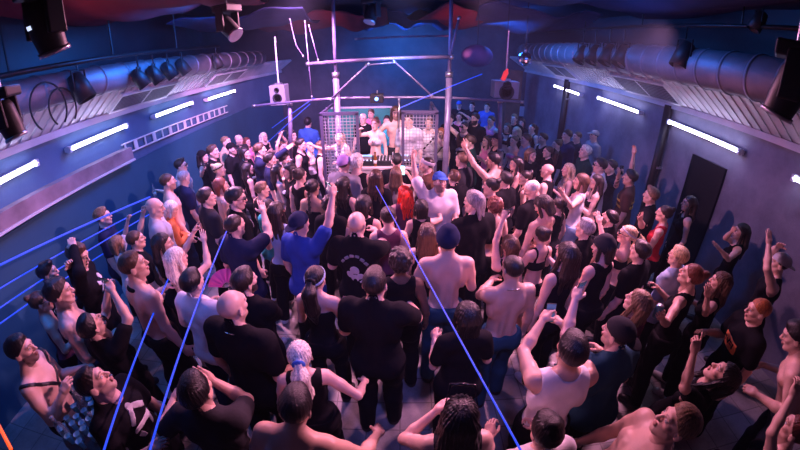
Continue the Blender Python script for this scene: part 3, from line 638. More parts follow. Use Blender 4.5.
P(525,178,'dark-haired woman in profile behind the bleached white crop',f=1,h='bun',c='dark',t='tank',hd=(20,0),mk=1)
P(516,164,'woman with long black hair in black dress drawing an arm across her face',f=1,h='long',c='black',t='dress',a=('cross','face'),tn=30)
P(531,155,'woman with short brown hair and black T-shirt facing us at right',f=1,h='bob',c='light brown',tn=120)
P(548,152,'woman with brown hair tied back, right back row in black',f=1,h='pony',c='brown',t='tee')
P(611,167,'man with tattooed arms holding a phone up in both hands, right wall',h='short',c='dark',t='tee',tc='charcoal',R=(622,169),L=(619,172),hold=('R','phone','phone held up in both hands near the right wall'),ac=('tattoo',),bd=.3)
P(630,178,'man in yellow striped shirt lifting one arm straight up by right wall pipe',h='short',c='black',sk='m',t='tee',tc='brown',R=(635,143),L=None,pr=[('yellow',1,[('r',0,1.3,.16,.02,0),('r',0,1.2,.16,.02,0)]),('yellow',-1,[('r',0,1.3,.16,.02,0),('r',0,1.2,.16,.02,0)])])
P(610,218,'bearded man with black headscarf, face tipped up, right side',h='short',ac=('bandana:black',),bd=.85,R=(597,214),hd=(0,20),t='tee')
P(651,196,'man with fair quiff in black T-shirt clapping near right wall',h='quiff',c='light brown',L=(640,217),R=(643,222),hn=('open','open'))
P(664,214,'woman with dark hair pulled back in red tank top near right wall',f=1,h='bun',c='dark',t='tank',tc='red',a=('bent','down'))
P(689,204,'dim woman in black tank top standing against the dark doorway',f=1,h='long',c='dark',t='tank',tc='black')
P(741,232,'dim long-haired woman in black stretching a hand out by right wall',f=1,h='long',c='black',t='tank',L=(716,245),R=(735,228),hn=('open','open'),hd=(10,0))
P(779,264,'dim person in white cap raising both arms, far right wall',h='short',ac=('capback:light grey',),t='tank',L=(769,236),R=(781,244),hn=('open','open'))
P(678,257,'man with short blond hair in light blue T-shirt, right side',h='short',c='blonde',t='tee',tc='light blue',a=('down','down'),ht=1.66)
P(691,276,'woman with slicked-back hair in black tank top holding a can, right',f=1,h='bun',c='auburn',t='tank',ht=1.76,a=('hold','hold'),L=(660,316),hold=('L','can','drink can held by the woman in black tank top, right side'),hd=(0,15),fx=1)
P(720,283,'woman with long brown hair in black sleeveless top, hand at her chin',f=1,h='long',c='brown',t='tank',a=('face','bent'),L=(708,290),hd=(0,5))
P(758,311,'man with ginger buzz cut in black T-shirt, profile at far right',h='buzz',c='ginger',bd=.25,a=('down','bent'),hd=(-15,-2),B=1.05,tn=32,pr=[('orange',1,[('r',.0,1.26,.11,.058,.1)]),('black',1,[('r',-.07,1.265,.008,.032,.1),('r',-.035,1.26,.018,.006,.1),('r',-.035,1.285,.018,.006,.1),('r',.0,1.27,.008,.03,.3),('r',.03,1.265,.016,.007,.5),('r',.07,1.262,.008,.03,-.1),('r',.075,1.28,.02,.006,.1)])])
P(722,376,'black-haired woman in black T-shirt tipping her face up, one arm raised, right',f=1,h='long',c='black',t='tee',L=(697,340),R=(690,398,.6),hd=(0,25),lean=-16,tn=25,hn=('point','relax'))
P(676,424,'shirtless man with chest tattoo, neck cord and sandy hair at the bottom right',h='short',c='light brown',t='none',ac=('necklace',),b='jeans',bc='dark jeans',bd=.3,a=('down','down'),hd=(-10,5),B=1.05,tn=62,lean=-18,pr=None)
P(637,303,'woman with light brown hair in dark plum hooded shawl, face tipped up',f=1,h='long',c='light brown',t='long',tc='plum',hd=(0,15))
P(617,334,'man in black cap and petrol blue T-shirt lifting a phone high, right of centre',h='short',ac=('capback:charcoal',),tc='petrol',L=(578,289),a=('down','bent'),hold=('L','phone','black phone held high by the man in petrol blue T-shirt'),bd=.3,hd=(15,10),lean=6,fx=1)
P(571,351,'dark-haired man in white tank top filming overhead with his phone',h='short',c='black',t='tank',tc='white',L=(548,311),R=(556,316),hold=('L','phone','silver phone held out by the man in white tank top'),sk='m')
P(545,431,'black-haired person in white and blue shirt at the bottom edge',h='messy',c='black',t='tee',tc='white',R=None,a=('hold','bent'),lean=5)
P(460,417,'woman with dark hair and sunglasses pushed up, grey tank top, bottom centre',f=1,h='long',c='black',t='tank',tc='charcoal',ac=('headglasses',),L=(446,402,.5),a=('head','bent'),hd=(-10,0))
P(300,356,'woman with silver blonde ponytail and blue scrunchie in black tank top',f=1,h='pony',c='platinum',t='tank',ac=('bluetie',),R=(366,378,.8,'f'),a=('bent','hips'),fx=1,tn=28)
P(296,407,'shirtless man seen from above with black hair, stretching an arm sideways',h='short',c='black',t='none',b='jeans',bc='jeans',R=(381,428,.93,'f'),lean=14,side=6,sk='m',fx=1)
P(233,307,'balding man in black T-shirt with wide shoulders, left of centre',h='bald',c='dark',bd=.2,B=1.15,R=None,hd=(-5,5),ac=('necklace',),fx=1)
P(245,282,'bearded dark-haired man with pink wristband, hand before his chest',h='short',c='dark',t='tee',bd=.95,R=(262,300),ac=('wrist:pink',),hd=(-20,5))
P(193,283,'dark-haired man in white and blue sports shirt, back turned at left',h='short',c='black',t='loose',tc='white',bc='navy',a=('bent','bent'),pr=[('royal blue',-1,[('r',.02,1.2,.09,.19,.25)])])
P(467,317,'black-haired person in plain black, back turned under the blue beam',f=1,h='bob',c='black',t='tee',a=('bent','bent'))
P(512,269,'shirtless man with black cropped hair, silver chain and jeans, back turned',h='buzz',c='black',t='none',b='jeans',bc='petrol',ac=('necklace',),L=(495,276),hn=('relax',None),B=1.04,hd=(8,0),sk='m',fx=1)
P(509,246,'short brown-haired woman lifting a phone straight up, right of centre',f=1,h='bob',c='brown',t='tank',L=(507,203),hold=('L','phone','dark phone lifted straight up right of centre'),ht=1.60)
P(543,206,'woman with dark hair pinned up looking down, bare pink shoulders',f=1,h='bob',c='dark',t='bandeau',hd=(10,-30),mk=1)
P(541,236,'woman with dark bun and bare back in black strappy bra top',f=1,h='bun',c='dark',t='bra',b='hotpants',bc='black',a=('hold','hold'))
P(585,229,'man with shaved sides in black T-shirt, back turned, right of centre',h='fade',c='grey',B=1.1,a=('bent','bent'))
P(627,235,'blonde woman with headband and bare shoulders raising an arm, right',f=1,h='pony',c='blonde',t='bandeau',ac=('headband:light grey','glasses'),L=(598,216),hn=('open',None),hd=(10,10))
P(603,248,'person in grey-rimmed beanie with pink face below the blonde',f=1,h='bob',c='black',t='tank',ac=('beanie:charcoal',),hd=(20,-5))
P(794,430,'bare-armed woman at bottom right corner crossing a raised arm',f=1,h='bun',c='auburn',t='tank',L=(798,384),lean=-4,hd=(0,15))
P(796,337,'shirtless man with dark hair bending at the far right edge',h='short',c='black',t='none',lean=24,a=('bent','bent'),bc='dark jeans')
# ---- more of the row behind and between
P(322,147,'dim man in dark shirt at the left corner of the cage',h='short',c='brown',t='tank')
P(270,160,'man in navy T-shirt with small white chest mark, behind black-haired woman',h='short',tc='navy',pr=[('white',1,[('o',.05,1.33,.03)])],a=('bent','down'))
P(330,205,'person with dark curly hair in black, back turned below raised phone',f=1,h='curly',c='black',t='tee')
P(364,205,'woman with dark bob in black, in front of the bald man',f=1,h='bob',c='black',t='tank')
P(388,217,'woman with dark hair in plum top beside the red hair',f=1,h='bun',c='dark',t='tank',tc='plum')
P(462,160,'man in dark T-shirt with light hair in front of sunglasses man',h='buzz',c='light brown',tc='charcoal')
P(505,180,'dark-haired man in black T-shirt, half hidden right of the pointing arm',h='short',c='black',tc='black')
P(558,205,'woman in black with dark braid beside the clapping hands',f=1,h='braid',c='dark',t='tank')
P(566,255,'dark-haired woman in black between the two cropped men at right',f=1,h='long',c='dark',t='tank')
P(640,252,'man in black T-shirt, dim, behind the blonde with headband',h='short',c='dark')
# ---- on the stage behind the decks
P(396,113,'shirtless long-haired man on the stage reaching down over the decks',h='long',c='brown',t='none',b='shorts',bc='charcoal',tn=178,R=(370,142),bd=.5,bz=.40,ht=1.84,fx=2,hd=(15,-8),a=('down','reach'))
P(375,124,'dancer in crop top and pale jeans on the stage',f=1,h='bun',c='light brown',t='bra',tc='light grey',b='jeans',bc='light jeans',tn=178,R=(360,128),a=('down','wide'),bz=.40,ht=1.66,fx=2,mk=1)
P(363,119,'silver-haired man in black just behind the stage platform',h='short',c='platinum',tc='black',tn=175,bz=0.001,fx=3)
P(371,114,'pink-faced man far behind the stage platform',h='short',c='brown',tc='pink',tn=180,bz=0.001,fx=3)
P(387,121,'man in teal T-shirt standing behind the stage dancer',h='short',c='dark',tc='teal',tn=180,bz=0.001,fx=3)
P(339,139,'dancer in white inside the left cage, arms crossed low',f=1,h='pony',c='blonde',t='tank',tc='white',b='hotpants',bc='white',tn=170,a=('cross','wide'),bz=.40,lean=16,ht=1.5,fx=2)
P(409,121,'person in white T-shirt and blue shorts inside the right cage',h='short',c='dark',t='loose',tc='white',b='shorts',bc='blue',tn=160,bz=.40,ht=1.74,fx=2,ac=('bag:black',))
P(429,123,'woman in white top inside the right cage, hand at her head',f=1,h='bun',c='brown',t='tank',tc='white',b='hotpants',bc='grey',tn=175,a=('face','bent'),bz=.40,ht=1.66,fx=2,ac=('bag:black',))
# ---------------------------------------------------------------- camera model and room helpers
CAMH, PITCH, FPX = 3.27, math.radians(27), 360.0
FK = (0.061694685881305056, 1.925153398893562e-05, -2.334959659301133e-05, 3.2038307796942143e-07)   # angle as a polynomial of the radius on a 36 mm sensor
CAM = V3(0, 0, CAMH)
def ray(px, py):
    x, y = px - 400.0, 225.0 - py; r = math.hypot(x, y); m = r*36/800; th = sum(k*m**(i+1) for i, k in enumerate(FK)); k = math.sin(th)/max(r, 1e-9)
    X, Z, Y = x*k, y*k, math.cos(th); c, s = math.cos(PITCH), math.sin(PITCH)
    return V3(X, c*Y + s*Z, -s*Y + c*Z)
def at(px, py, axis, v):
    d = ray(px, py); return CAM + d*((v - CAM['xyz'.index(axis)])/d['xyz'.index(axis)])
def far(px, py, dist): return CAM + ray(px, py)*dist
class MB:
    def __init__(s): s.v = []; s.f = []
    def box(s, c, d, R=None, taper=1.0):
        n = len(s.v); c = np.asarray(c, float)
        for z in (-1, 1):
            k = taper if z > 0 else 1
            for x, y in ((-1, -1), (1, -1), (1, 1), (-1, 1)):
                p = V3(x*d[0]/2*k, y*d[1]/2*k, z*d[2]/2); s.v.append(c + (R @ p if R is not None else p))
        s.f += [(n+3, n+2, n+1, n), (n+4, n+5, n+6, n+7)] + [(n+i, n+(i+1) % 4, n+4+(i+1) % 4, n+4+i) for i in range(4)]
        return s
    def tube(s, pts, r, seg=8, caps=True):
        pts = [np.asarray(p, float) for p in pts]; rr = r if isinstance(r, (list, tuple)) else [r]*len(pts); n0 = len(s.v)
        u = None
        for i, p in enumerate(pts):
            d = unit(pts[min(i+1, len(pts)-1)] - pts[max(i-1, 0)])
            if u is None: u = unit(np.cross(d, V3(0, 0, 1) if abs(d[2]) < .9 else V3(1, 0, 0)))
            u = unit(u - d*(u @ d)); w = np.cross(d, u)
            for k in range(seg):
                a = 6.28319*k/seg; s.v.append(p + rr[i]*(u*math.cos(a) + w*math.sin(a)))
        for i in range(len(pts)-1):
            for k in range(seg):
                a, b = n0 + i*seg + k, n0 + i*seg + (k+1) % seg; s.f.append((a, b, b+seg, a+seg))
        if caps: s.f += [tuple(n0 + k for k in range(seg))[::-1], tuple(n0 + (len(pts)-1)*seg + k for k in range(seg))]
        return s
    def lathe(s, prof, c=(0, 0, 0), seg=20, R=None):
        n0 = len(s.v); c = np.asarray(c, float)
        for r, z in prof:
            for k in range(seg):
                a = 6.28319*k/seg; p = V3(r*math.cos(a), r*math.sin(a), z); s.v.append(c + (R @ p if R is not None else p))
        for i in range(len(prof)-1):
            for k in range(seg):
                a, b = n0 + i*seg + k, n0 + i*seg + (k+1) % seg; s.f.append((a, b, b+seg, a+seg))
        if prof[0][0] > 1e-6: s.f.append(tuple(n0 + k for k in range(seg))[::-1])
        if prof[-1][0] > 1e-6: s.f.append(tuple(n0 + (len(prof)-1)*seg + k for k in range(seg)))
        return s
    def sheet(s, fn, nu, nv, th=0):
        n0 = len(s.v)
        for i in range(nu+1):
            for j in range(nv+1): s.v.append(fn(i/nu, j/nv))
        for i in range(nu):
            for j in range(nv):
                a = n0 + i*(nv+1) + j; s.f.append((a, a+nv+1, a+nv+2, a+1))
        return s
    def build(s, name, m, parent=None, smooth=False, bevel=0, solid=0):
        me = bpy.data.meshes.new(name); me.from_pydata([tuple(v) for v in s.v], [], s.f)
        if smooth:
            me.polygons.foreach_set('use_smooth', np.ones(len(me.polygons), bool))
        me.update(); o = link(name, me, m, parent)
        if parent is not None and s.world:                       # points were given in room space
            o.matrix_parent_inverse = Matrix.LocRotScale(parent.location, parent.rotation_euler, None).inverted()
        if bevel: b = o.modifiers.new('bevel', 'BEVEL'); b.width = bevel; b.segments = 2; b.limit_method = 'ANGLE'
        if solid: b = o.modifiers.new('solid', 'SOLIDIFY'); b.thickness = solid
        return o
    world = True
def frame(z, y=None):
    z = unit(z); y = V3(0, 0, 1) if y is None else np.asarray(y, float)
    if abs(unit(y) @ z) > .98: y = V3(0, 1, 0)
    x = unit(np.cross(y, z)); return np.stack([x, np.cross(z, x), z], 1)
def thing(name, label, cat, loc=(0, 0, 0), rz=0, group=None): return tag(empty(name, tuple(loc), rz), label, cat, group)
# ---------------------------------------------------------------- room materials
def wall_paint(name, col, dark, scale=1.2):
    m = bpy.data.materials.new(name); t, b = nt(m); N, L = t.nodes, t.links
    co = N.new('ShaderNodeTexCoord'); n1 = N.new('ShaderNodeTexNoise'); n1.inputs['Scale'].default_value = scale; n1.inputs['Detail'].default_value = 8; n1.inputs['Roughness'].default_value = .65
    L.new(co.outputs['Object'], n1.inputs['Vector']); r = N.new('ShaderNodeValToRGB'); r.color_ramp.elements[0].position = .35; r.color_ramp.elements[1].position = .68
    r.color_ramp.elements[0].color = (*dark, 1); r.color_ramp.elements[1].color = (*col, 1); L.new(n1.outputs[0], r.inputs[0]); L.new(r.outputs[0], b.inputs['Base Color'])
    b.inputs['Roughness'].default_value = .5; n2 = N.new('ShaderNodeTexNoise'); n2.inputs['Scale'].default_value = 30; L.new(co.outputs['Object'], n2.inputs['Vector'])
    bp = N.new('ShaderNodeBump'); bp.inputs['Strength'].default_value = .2; bp.inputs['Distance'].default_value = .01; L.new(n2.outputs[0], bp.inputs['Height']); L.new(bp.outputs[0], b.inputs['Normal'])
    return m
def tile_floor():
    m = bpy.data.materials.new('stone tiles'); t, b = nt(m); N, L = t.nodes, t.links
    co = N.new('ShaderNodeTexCoord'); br = N.new('ShaderNodeTexBrick'); br.offset = 0; br.inputs['Scale'].default_value = 1; br.inputs['Brick Width'].default_value = .33; br.inputs['Row Height'].default_value = .33
    br.inputs['Mortar Size'].default_value = .006; br.inputs['Color1'].default_value = (.36, .35, .35, 1); br.inputs['Color2'].default_value = (.30, .295, .29, 1); br.inputs['Mortar'].default_value = (.14, .14, .14, 1)
    L.new(co.outputs['Object'], br.inputs['Vector']); n = N.new('ShaderNodeTexNoise'); n.inputs['Scale'].default_value = 2.2; n.inputs['Detail'].default_value = 9; n.inputs['Roughness'].default_value = .7; L.new(co.outputs['Object'], n.inputs['Vector'])
    mr = N.new('ShaderNodeMapRange'); mr.inputs[1].default_value = .3; mr.inputs[2].default_value = .7; mr.inputs[3].default_value = .45; mr.inputs[4].default_value = 1.15; L.new(n.outputs[0], mr.inputs[0])
    mx = N.new('ShaderNodeVectorMath'); mx.operation = 'SCALE'; L.new(br.outputs['Color'], mx.inputs[0]); L.new(mr.outputs[0], mx.inputs['Scale']); L.new(mx.outputs[0], b.inputs['Base Color'])
    b.inputs['Roughness'].default_value = .38; bp = N.new('ShaderNodeBump'); bp.inputs['Strength'].default_value = .3; bp.inputs['Distance'].default_value = .004; bp.invert = True; L.new(br.outputs['Fac'], bp.inputs['Height']); L.new(bp.outputs[0], b.inputs['Normal'])
    return m
BLK = mat('black metal', (.012, .012, .014), .45, .3); STEEL = mat('scuffed steel', (.55, .55, .58), .32, .9, bump=.1, bscale=20, var=.15, vscale=5); GALV = mat('galvanised steel', (.30, .28, .32), .55, .5, bump=.15, bscale=8, var=.2, vscale=3)
WHITEM = mat('white lacquer', (.72, .72, .74), .45, bump=.05); PIPE = mat('painted pipe', (.22, .19, .30), .4, .3, var=.2, vscale=8); LENS = mat('lens glass', (.03, .04, .07), .06, spec=.8); RUB = mat('black plastic', (.014, .014, .017), .5)
XL, XR, YB, YF, ZC = -4.6, 4.85, 14.0, -2.6, 4.4
S = lambda o: tag(o, kind='structure')
# ---------------------------------------------------------------- shell
S(MB().box(((XL+XR)/2, (YB+YF)/2, -.1), (XR-XL+.8, YB-YF+.8, .2)).build('floor', tile_floor()))
PW = wall_paint('scuffed grey wall paint', (.26, .27, .34), (.13, .13, .18)); PL = wall_paint('blue wall paint', (.10, .20, .34), (.06, .13, .24), .8); PB = wall_paint('dark wall paint', (.09, .10, .13), (.04, .05, .07))
S(MB().box((XL-.1, (YB+YF)/2, 2.3), (.2, YB-YF, 4.6)).build('wall_left', PL))
S(MB().box((XR+.1, (YB+YF)/2, 2.3), (.2, YB-YF, 4.6)).build('wall_right', PW))
S(MB().box(((XL+XR)/2, YB+.1, 2.3), (XR-XL+.4, .2, 4.6)).build('wall_back', PB))
S(MB().box(((XL+XR)/2, YF-.1, 2.3), (XR-XL+.4, .2, 4.6)).build('wall_front', PB))
S(MB().box(((XL+XR)/2, (YB+YF)/2, ZC+.1), (XR-XL+.4, YB-YF+.4, .2)).build('ceiling', wall_paint('dark ceiling boards', (.05, .05, .07), (.025, .025, .035), .7)))
S(MB().box((XL+.015, (YB+YF)/2, .92), (.03, YB-YF-.1, 1.84)).build('trim_1', mat('navy wall cladding', (.02, .11, .19), .55, bump=.1, var=.2, vscale=.8)))
UP_ = wall_paint('black upper wall shade', (.025, .025, .035), (.012, .012, .018))
S(MB().box((XL+.02, (YB+YF)/2, 3.75), (.04, YB-YF-.1, 1.28)).build('trim_shade_2', UP_)); S(MB().box((XR-.02, (YB+YF)/2, 3.8), (.04, YB-YF-.1, 1.18)).build('trim_shade_3', UP_))  # added panels, the shade of the upper walls put into their black colour
# sloping ribbed soffits between wall top and duct
RIB = mat('white ribbed cladding', (.66, .65, .68), .5, bump=.1, var=.15, vscale=2)
for nm, x0, z0, x1, z1 in (('trim_left', XL, 2.73, -4.08, 3.10), ('trim_right', XR, 2.77, 4.12, 3.22)):
    b = MB(); n = unit((z0-z1, 0, x1-x0)); n = n if n[2] < 0 else -n; a, c = V3(x0, 0, z0), V3(x1, 0, z1); R = frame((0, 1, 0), n)
    L = np.linalg.norm(c-a); mid = (a+c)/2; ux = unit(c-a); R = np.stack([ux, V3(0, 1, 0), np.cross(ux, V3(0, 1, 0))], 1)
    b.box((mid[0], (YB+YF)/2, mid[2]) - n*.03, (L, YB-YF, .05), R)
    y = YF+.2
    while y < YB: b.box((mid[0], y, mid[2]), (L*.98, .10, .03), R); y += .17
    b.box((x0 - .05*np.sign(x0), (YB+YF)/2, z0 - .02), (.10, YB-YF, .09)); S(b.build(nm, RIB))
# ventilation grilles in the soffits
def vent(y0, y1, x0, z0, x1, z1, label):
    a, c = V3(x0, 0, z0), V3(x1, 0, z1); ux = unit(c-a); nn = np.cross(ux, V3(0, 1, 0)); nn = nn if nn[2] < 0 else -nn; R = np.stack([ux, V3(0, 1, 0), nn], 1)
    if np.linalg.det(R) < 0: R[:, 2] *= -1
    m = (a+c)/2; m[1] = (y0+y1)/2; m += nn*.03; L = np.linalg.norm(c-a)*.62; t = thing('air_vent', label, 'vent', m, 0, 'air vents in the ribbed soffits')
    W = y1-y0; MB().box(m, (L, W, .03), R).build('backing', BLK, t)
    f = MB()
    for k in (-1, 1): f.box(m + ux*k*L/2, (.035, W+.03, .06), R); f.box(m + V3(0, k*W/2, 0), (L, .035, .06), R)
    f.box(m, (L, .03, .055), R); f.build('frame', WHITEM, t); sl = MB()
    for k in range(9): sl.box(m + ux*(k-4)*L/10, (.012, W, .05), R)
    sl.build('slats', mat('grey slats', (.25, .25, .28), .5), t)
for y0, y1, l in ((4.8, 6.4, 'nearest dark air vent in the left ribbed soffit'), (8.0, 9.8, 'farther dark air vent in the left ribbed soffit')): vent(y0, y1, XL, 2.73, -4.08, 3.10, l)
for y0, y1, l in ((5.3, 7.0, 'long dark air vent in the right ribbed soffit'), (9.3, 10.8, 'far small air vent in the right ribbed soffit')): vent(y0, y1, XR, 2.77, 4.12, 3.22, l)
# ducts
def duct(x, z, r, y0, y1, label):
    t = thing('ventilation_duct', label, 'duct', (x, y0, z)); MB().tube([(x, y0, z), (x, y1, z)], r, 28).build('duct_pipe', GALV, t, True)
    y = y0+.15
    while y < y1:
        MB().tube([(x, y, z), (x, y+.035, z)], r+.014, 28).build('joint_band', GALV, t, True); y += .42 if abs(x) > 4.02 else .5
duct(4.03, 3.44, .26, -1.5, 12, 'wide ribbed metal duct running along the right wall under the ceiling'); duct(-4.0, 3.28, .19, -1.5, 10.5, 'ribbed metal duct running along the left wall under the ceiling')
# fluorescent battens
TUBE = mat('lit tube', (1, 1, 1), .4, emis=(.66, .62, 1.0), es=14.)
def batten(p, q, label):
    p, q = np.asarray(p), np.asarray(q); t = thing('fluorescent_tube_light', label, 'lamp', (p+q)/2); d = unit(q-p); s = -np.sign(p[0])*V3(1, 0, 0); R = np.stack([d, np.cross(V3(0, 0, 1), d), V3(0, 0, 1)], 1)
    L = np.linalg.norm(q-p); MB().box((p+q)/2, (L+.05, .05, .062), R).build('housing', WHITEM, t)
    MB().tube([p + s*.06, q + s*.06],   .026, 10).build('tube', TUBE, t, True)
    for k, e in ((0, p), (1, q)): MB().box(e + s*.045, (.04, .08, .085), R).build('end_cap', WHITEM, t)
def wl(px, py, X): return at(px, py, 'x', X)
for a, b, l in (((-6, 184), (34, 163), 'nearest lit tube lamp on the left wall'), ((67, 150), (124, 126), 'second lit tube lamp on the left wall, above the cable ladder'), ((152, 117), (190, 103), 'third lit tube lamp on the left wall'), ((205, 100), (233, 91), 'farthest lit tube lamp on the left wall')):
    P0, P1 = wl(*a, XL+.06), wl(*b, XL+.06); batten(P0, P1, l)
for a, b, l in (((796, 178), (812, 186), 'nearest lit tube lamp on the right wall, cut by the edge'), ((671, 122), (742, 152), 'longest lit tube lamp on the right wall, beside the wall pipe'), ((600, 98), (642, 113), 'middle lit tube lamp on the right wall'), ((556, 86), (582, 95), 'farthest lit tube lamp on the right wall')):
    P0, P1 = wl(*a, XR-.06), wl(*b, XR-.06); batten(P0, P1, l)
# left ledge, cable ladder, conduit
p, q = wl(-14, 238, XL+.02), wl(128, 159, XL+.02)
t = thing('wall_ledge', 'long pale boxed ledge along the left wall below the tube lamps', 'ledge', (p+q)/2)
d = unit(q-p); R = np.stack([d, np.cross(V3(0, 0, 1), d), np.cross(d, np.cross(V3(0, 0, 1), d))], 1); L = np.linalg.norm(q-p)
MB().box((p+q)/2 + V3(.06, 0, .10), (L, .16, .20), R).build('board', mat('worn pale board', (.30, .22, .24), .6, bump=.2, var=.4, vscale=3), t); MB().box((p+q)/2 + V3(.15, 0, -.01), (L, .03, .03), R).build('edge_strip', WHITEM, t)
p, q = wl(124, 155, XL+.05), wl(228, 112, XL+.05); t = thing('cable_ladder', 'white cable ladder fixed along the left wall', 'cable ladder', (p+q)/2); d = unit(q-p)
for dz in (0, .17): MB().tube([p + V3(0, 0, dz), q + V3(0, 0, dz)], .014, 6).build('rail', WHITEM, t)
for k in range(15):
    u = p + (q-p)*(k+.3)/15; MB().box(u + V3(.0, 0, .085), (.02, .09 if k % 2 else .03, .17)).build('rung', WHITEM, t)
MB().box((XL+.03, 8, 1.9), (.05, 8, .04))
t = thing('wall_pipe', 'dark vertical pipe on the right wall beside the longest tube lamp', 'pipe', at(668, 110, 'x', XR-.1)*V3(1, 1, 0)); y = at(668, 110, 'x', XR-.1)[1]
MB().tube([(XR-.1, y, 0), (XR-.1, y, 2.75)], .075, 14).build('pipe', BLK, t, True)
for z in (.6, 1.6, 2.5): MB().box((XR-.06, y, z), (.12, .19, .04)).build('clamp', STEEL, t)
y = at(566, 92, 'x', XR-.1)[1]; t = thing('wall_pipe', 'farther dark vertical pipe on the right wall', 'pipe', (XR-.1, y, 0)); MB().tube([(XR-.1, y, 0), (XR-.1, y, 2.75)], .09, 14).build('pipe', BLK, t, True); MB().box((XR-.06, y, 2.2), (.12, .22, .04)).build('clamp', STEEL, t)
a, b = at(683, 195, 'x', XR), at(716, 205, 'x', XR); y0, y1 = sorted((a[1], b[1]))
S(MB().box((XR-.02, (y0+y1)/2, 1.05), (.06, y1-y0, 2.1)).box((XR-.06, y1-.12, 1.0), (.08, .03, .12)).build('door_1', mat('black door', (.012, .013, .016), .4)))
o = MB().box((3.9, 12.6, 1.4), (.5, .5, 2.8)).build('wall_pier', mat('brown brick pier', (.16, .07, .05), .8, bump=.4, bscale=12, var=.3)); S(o)
# ceiling drapes
DR = mat('navy drape', (.020, .028, .085), .85, bump=.2, bscale=12, var=.25, vscale=2); DR2 = mat('maroon drape', (.13, .022, .035), .8, bump=.2, bscale=12, var=.25, vscale=2)
def drape(cx, cy, w, l, z, amp, n, m, label, rz=0., sag=.25, ph=0.):
    c, s = math.cos(rz), math.sin(rz)
    def fn(u, v):
        X, Y = (u-.5)*w, (v-.5)*l; Z = z - sag*(1-(2*v-1)**2) + amp*math.sin(u*n*6.28 + ph + .6*math.sin(v*4)) + .4*amp*math.sin(u*n*13 + v*5)
        return V3(cx + c*X - s*Y, cy + s*X + c*Y, Z)
    tag(MB().sheet(fn, 70, 24).build('ceiling_drape', m, None, True, solid=.012), label, 'drape')
drape(-3.0, 4.2, 2.6, 4.2, 4.30, .05, 2.0, DR2, 'maroon cloth drape over the nearest left corner of the ceiling', .25)
drape(-2.9, 7.4, 2.4, 2.6, 4.05, .05, 1.5, DR, 'flat dark navy cloth panel hung under the left ceiling', .1, .1)
drape(-2.0, 10.2, 3.4, 2.4, 4.25, .08, 2.2, DR2, 'maroon cloth swag at the left in front of the navy ceiling folds', .0, .3)
drape(.0, 11.4, 3.4, 3.2, 4.3, .09, 3, DR, 'navy pleated cloth above the stage truss', 0, .25)
drape(1.5, 9.4, 2.2, 1.7, 4.25, .10, 1.4, DR2, 'maroon and red cloth swag right above the stage', .4, .25)
drape(3.0, 9.2, 2.4, 4.2, 4.2, .08, 1.3, DR, 'navy cloth panel hung under the right ceiling', -.15, .25)
drape(2.4, 4.6, 3.6, 4.4, 4.3, .05, 2.0, DR, 'navy cloth drape over the nearest right corner of the ceiling', -.2, .12)
# long rails under the ceiling that carry the lamps
def railing(pts, r, label, m=BLK):
    t = thing('lighting_bar', label, 'bar', np.mean(pts, 0)); MB().tube(pts, r, 10).build('bar', m, t, True)
    for k in range(1, 5):
        u = np.asarray(pts[0]) + (np.asarray(pts[-1]) - np.asarray(pts[0]))*k/5; MB().tube([u, (u[0], u[1], ZC)], .012, 6).build('hanger', m, t)
railing([(-3.7, -.5, 3.46), (-3.7, 7.4, 3.6)], .03, 'dark lighting bar under the ceiling along the left duct'); railing([(3.8, -.5, 3.98), (3.8, 9.5, 3.96)], .025, 'dark lighting bar under the ceiling along the right duct')
# ---------------------------------------------------------------- lamps that hang from the bars
def moving_head(c, aim, sc, label, drop=None):
    c = np.asarray(c); t = thing('moving_head_lamp', label, 'stage lamp', c); aim = unit(aim); R = frame(aim); side = R[:, 0]
    Rz = np.stack([unit(side*V3(1, 1, 0)), V3(0, 0, 1), np.cross(unit(side*V3(1, 1, 0)), V3(0, 0, 1))], 1); Rz = np.stack([Rz[:, 0], np.cross(V3(0, 0, 1), Rz[:, 0]), V3(0, 0, 1)], 1)
    top = c + V3(0, 0, .27*sc); MB().box(top, (.34*sc, .30*sc, .11*sc), Rz).build('base', RUB, t, bevel=.015)
    for k in (-1, 1): MB().box(c + Rz[:, 0]*k*.165*sc + V3(0, 0, .10*sc), (.045*sc, .15*sc, .34*sc), Rz, .9).build('yoke_arm', RUB, t, bevel=.01)
    h = MB().lathe([(.02*sc, -.2*sc), (.10*sc, -.19*sc), (.125*sc, -.12*sc), (.125*sc, .06*sc), (.115*sc, .16*sc), (.12*sc, .2*sc), (.105*sc, .2*sc), (.10*sc, .17*sc)], c, 22, R).build('lamp_body', RUB, t, True)
    MB().lathe([(.0, .175*sc), (.10*sc, .172*sc)], c, 22, R).build('lens', LENS, h, True); MB().lathe([(.121*sc, .17*sc), (.127*sc, .17*sc), (.127*sc, .205*sc), (.121*sc, .205*sc)], c, 22, R).build('lens_ring', STEEL, h, True)
    MB().box(c - R[:, 1]*.125*sc + aim*(-.03*sc), (.05*sc, .01*sc, .03*sc), R).build('display', mat('panel light', (.5, .55, .7), .4, emis=(.6, .7, 1), es=1.2), h)
    MB().tube([top, (top[0], top[1], ZC if drop is None else drop)], .02*sc, 8).build('clamp_pole', STEEL, t)
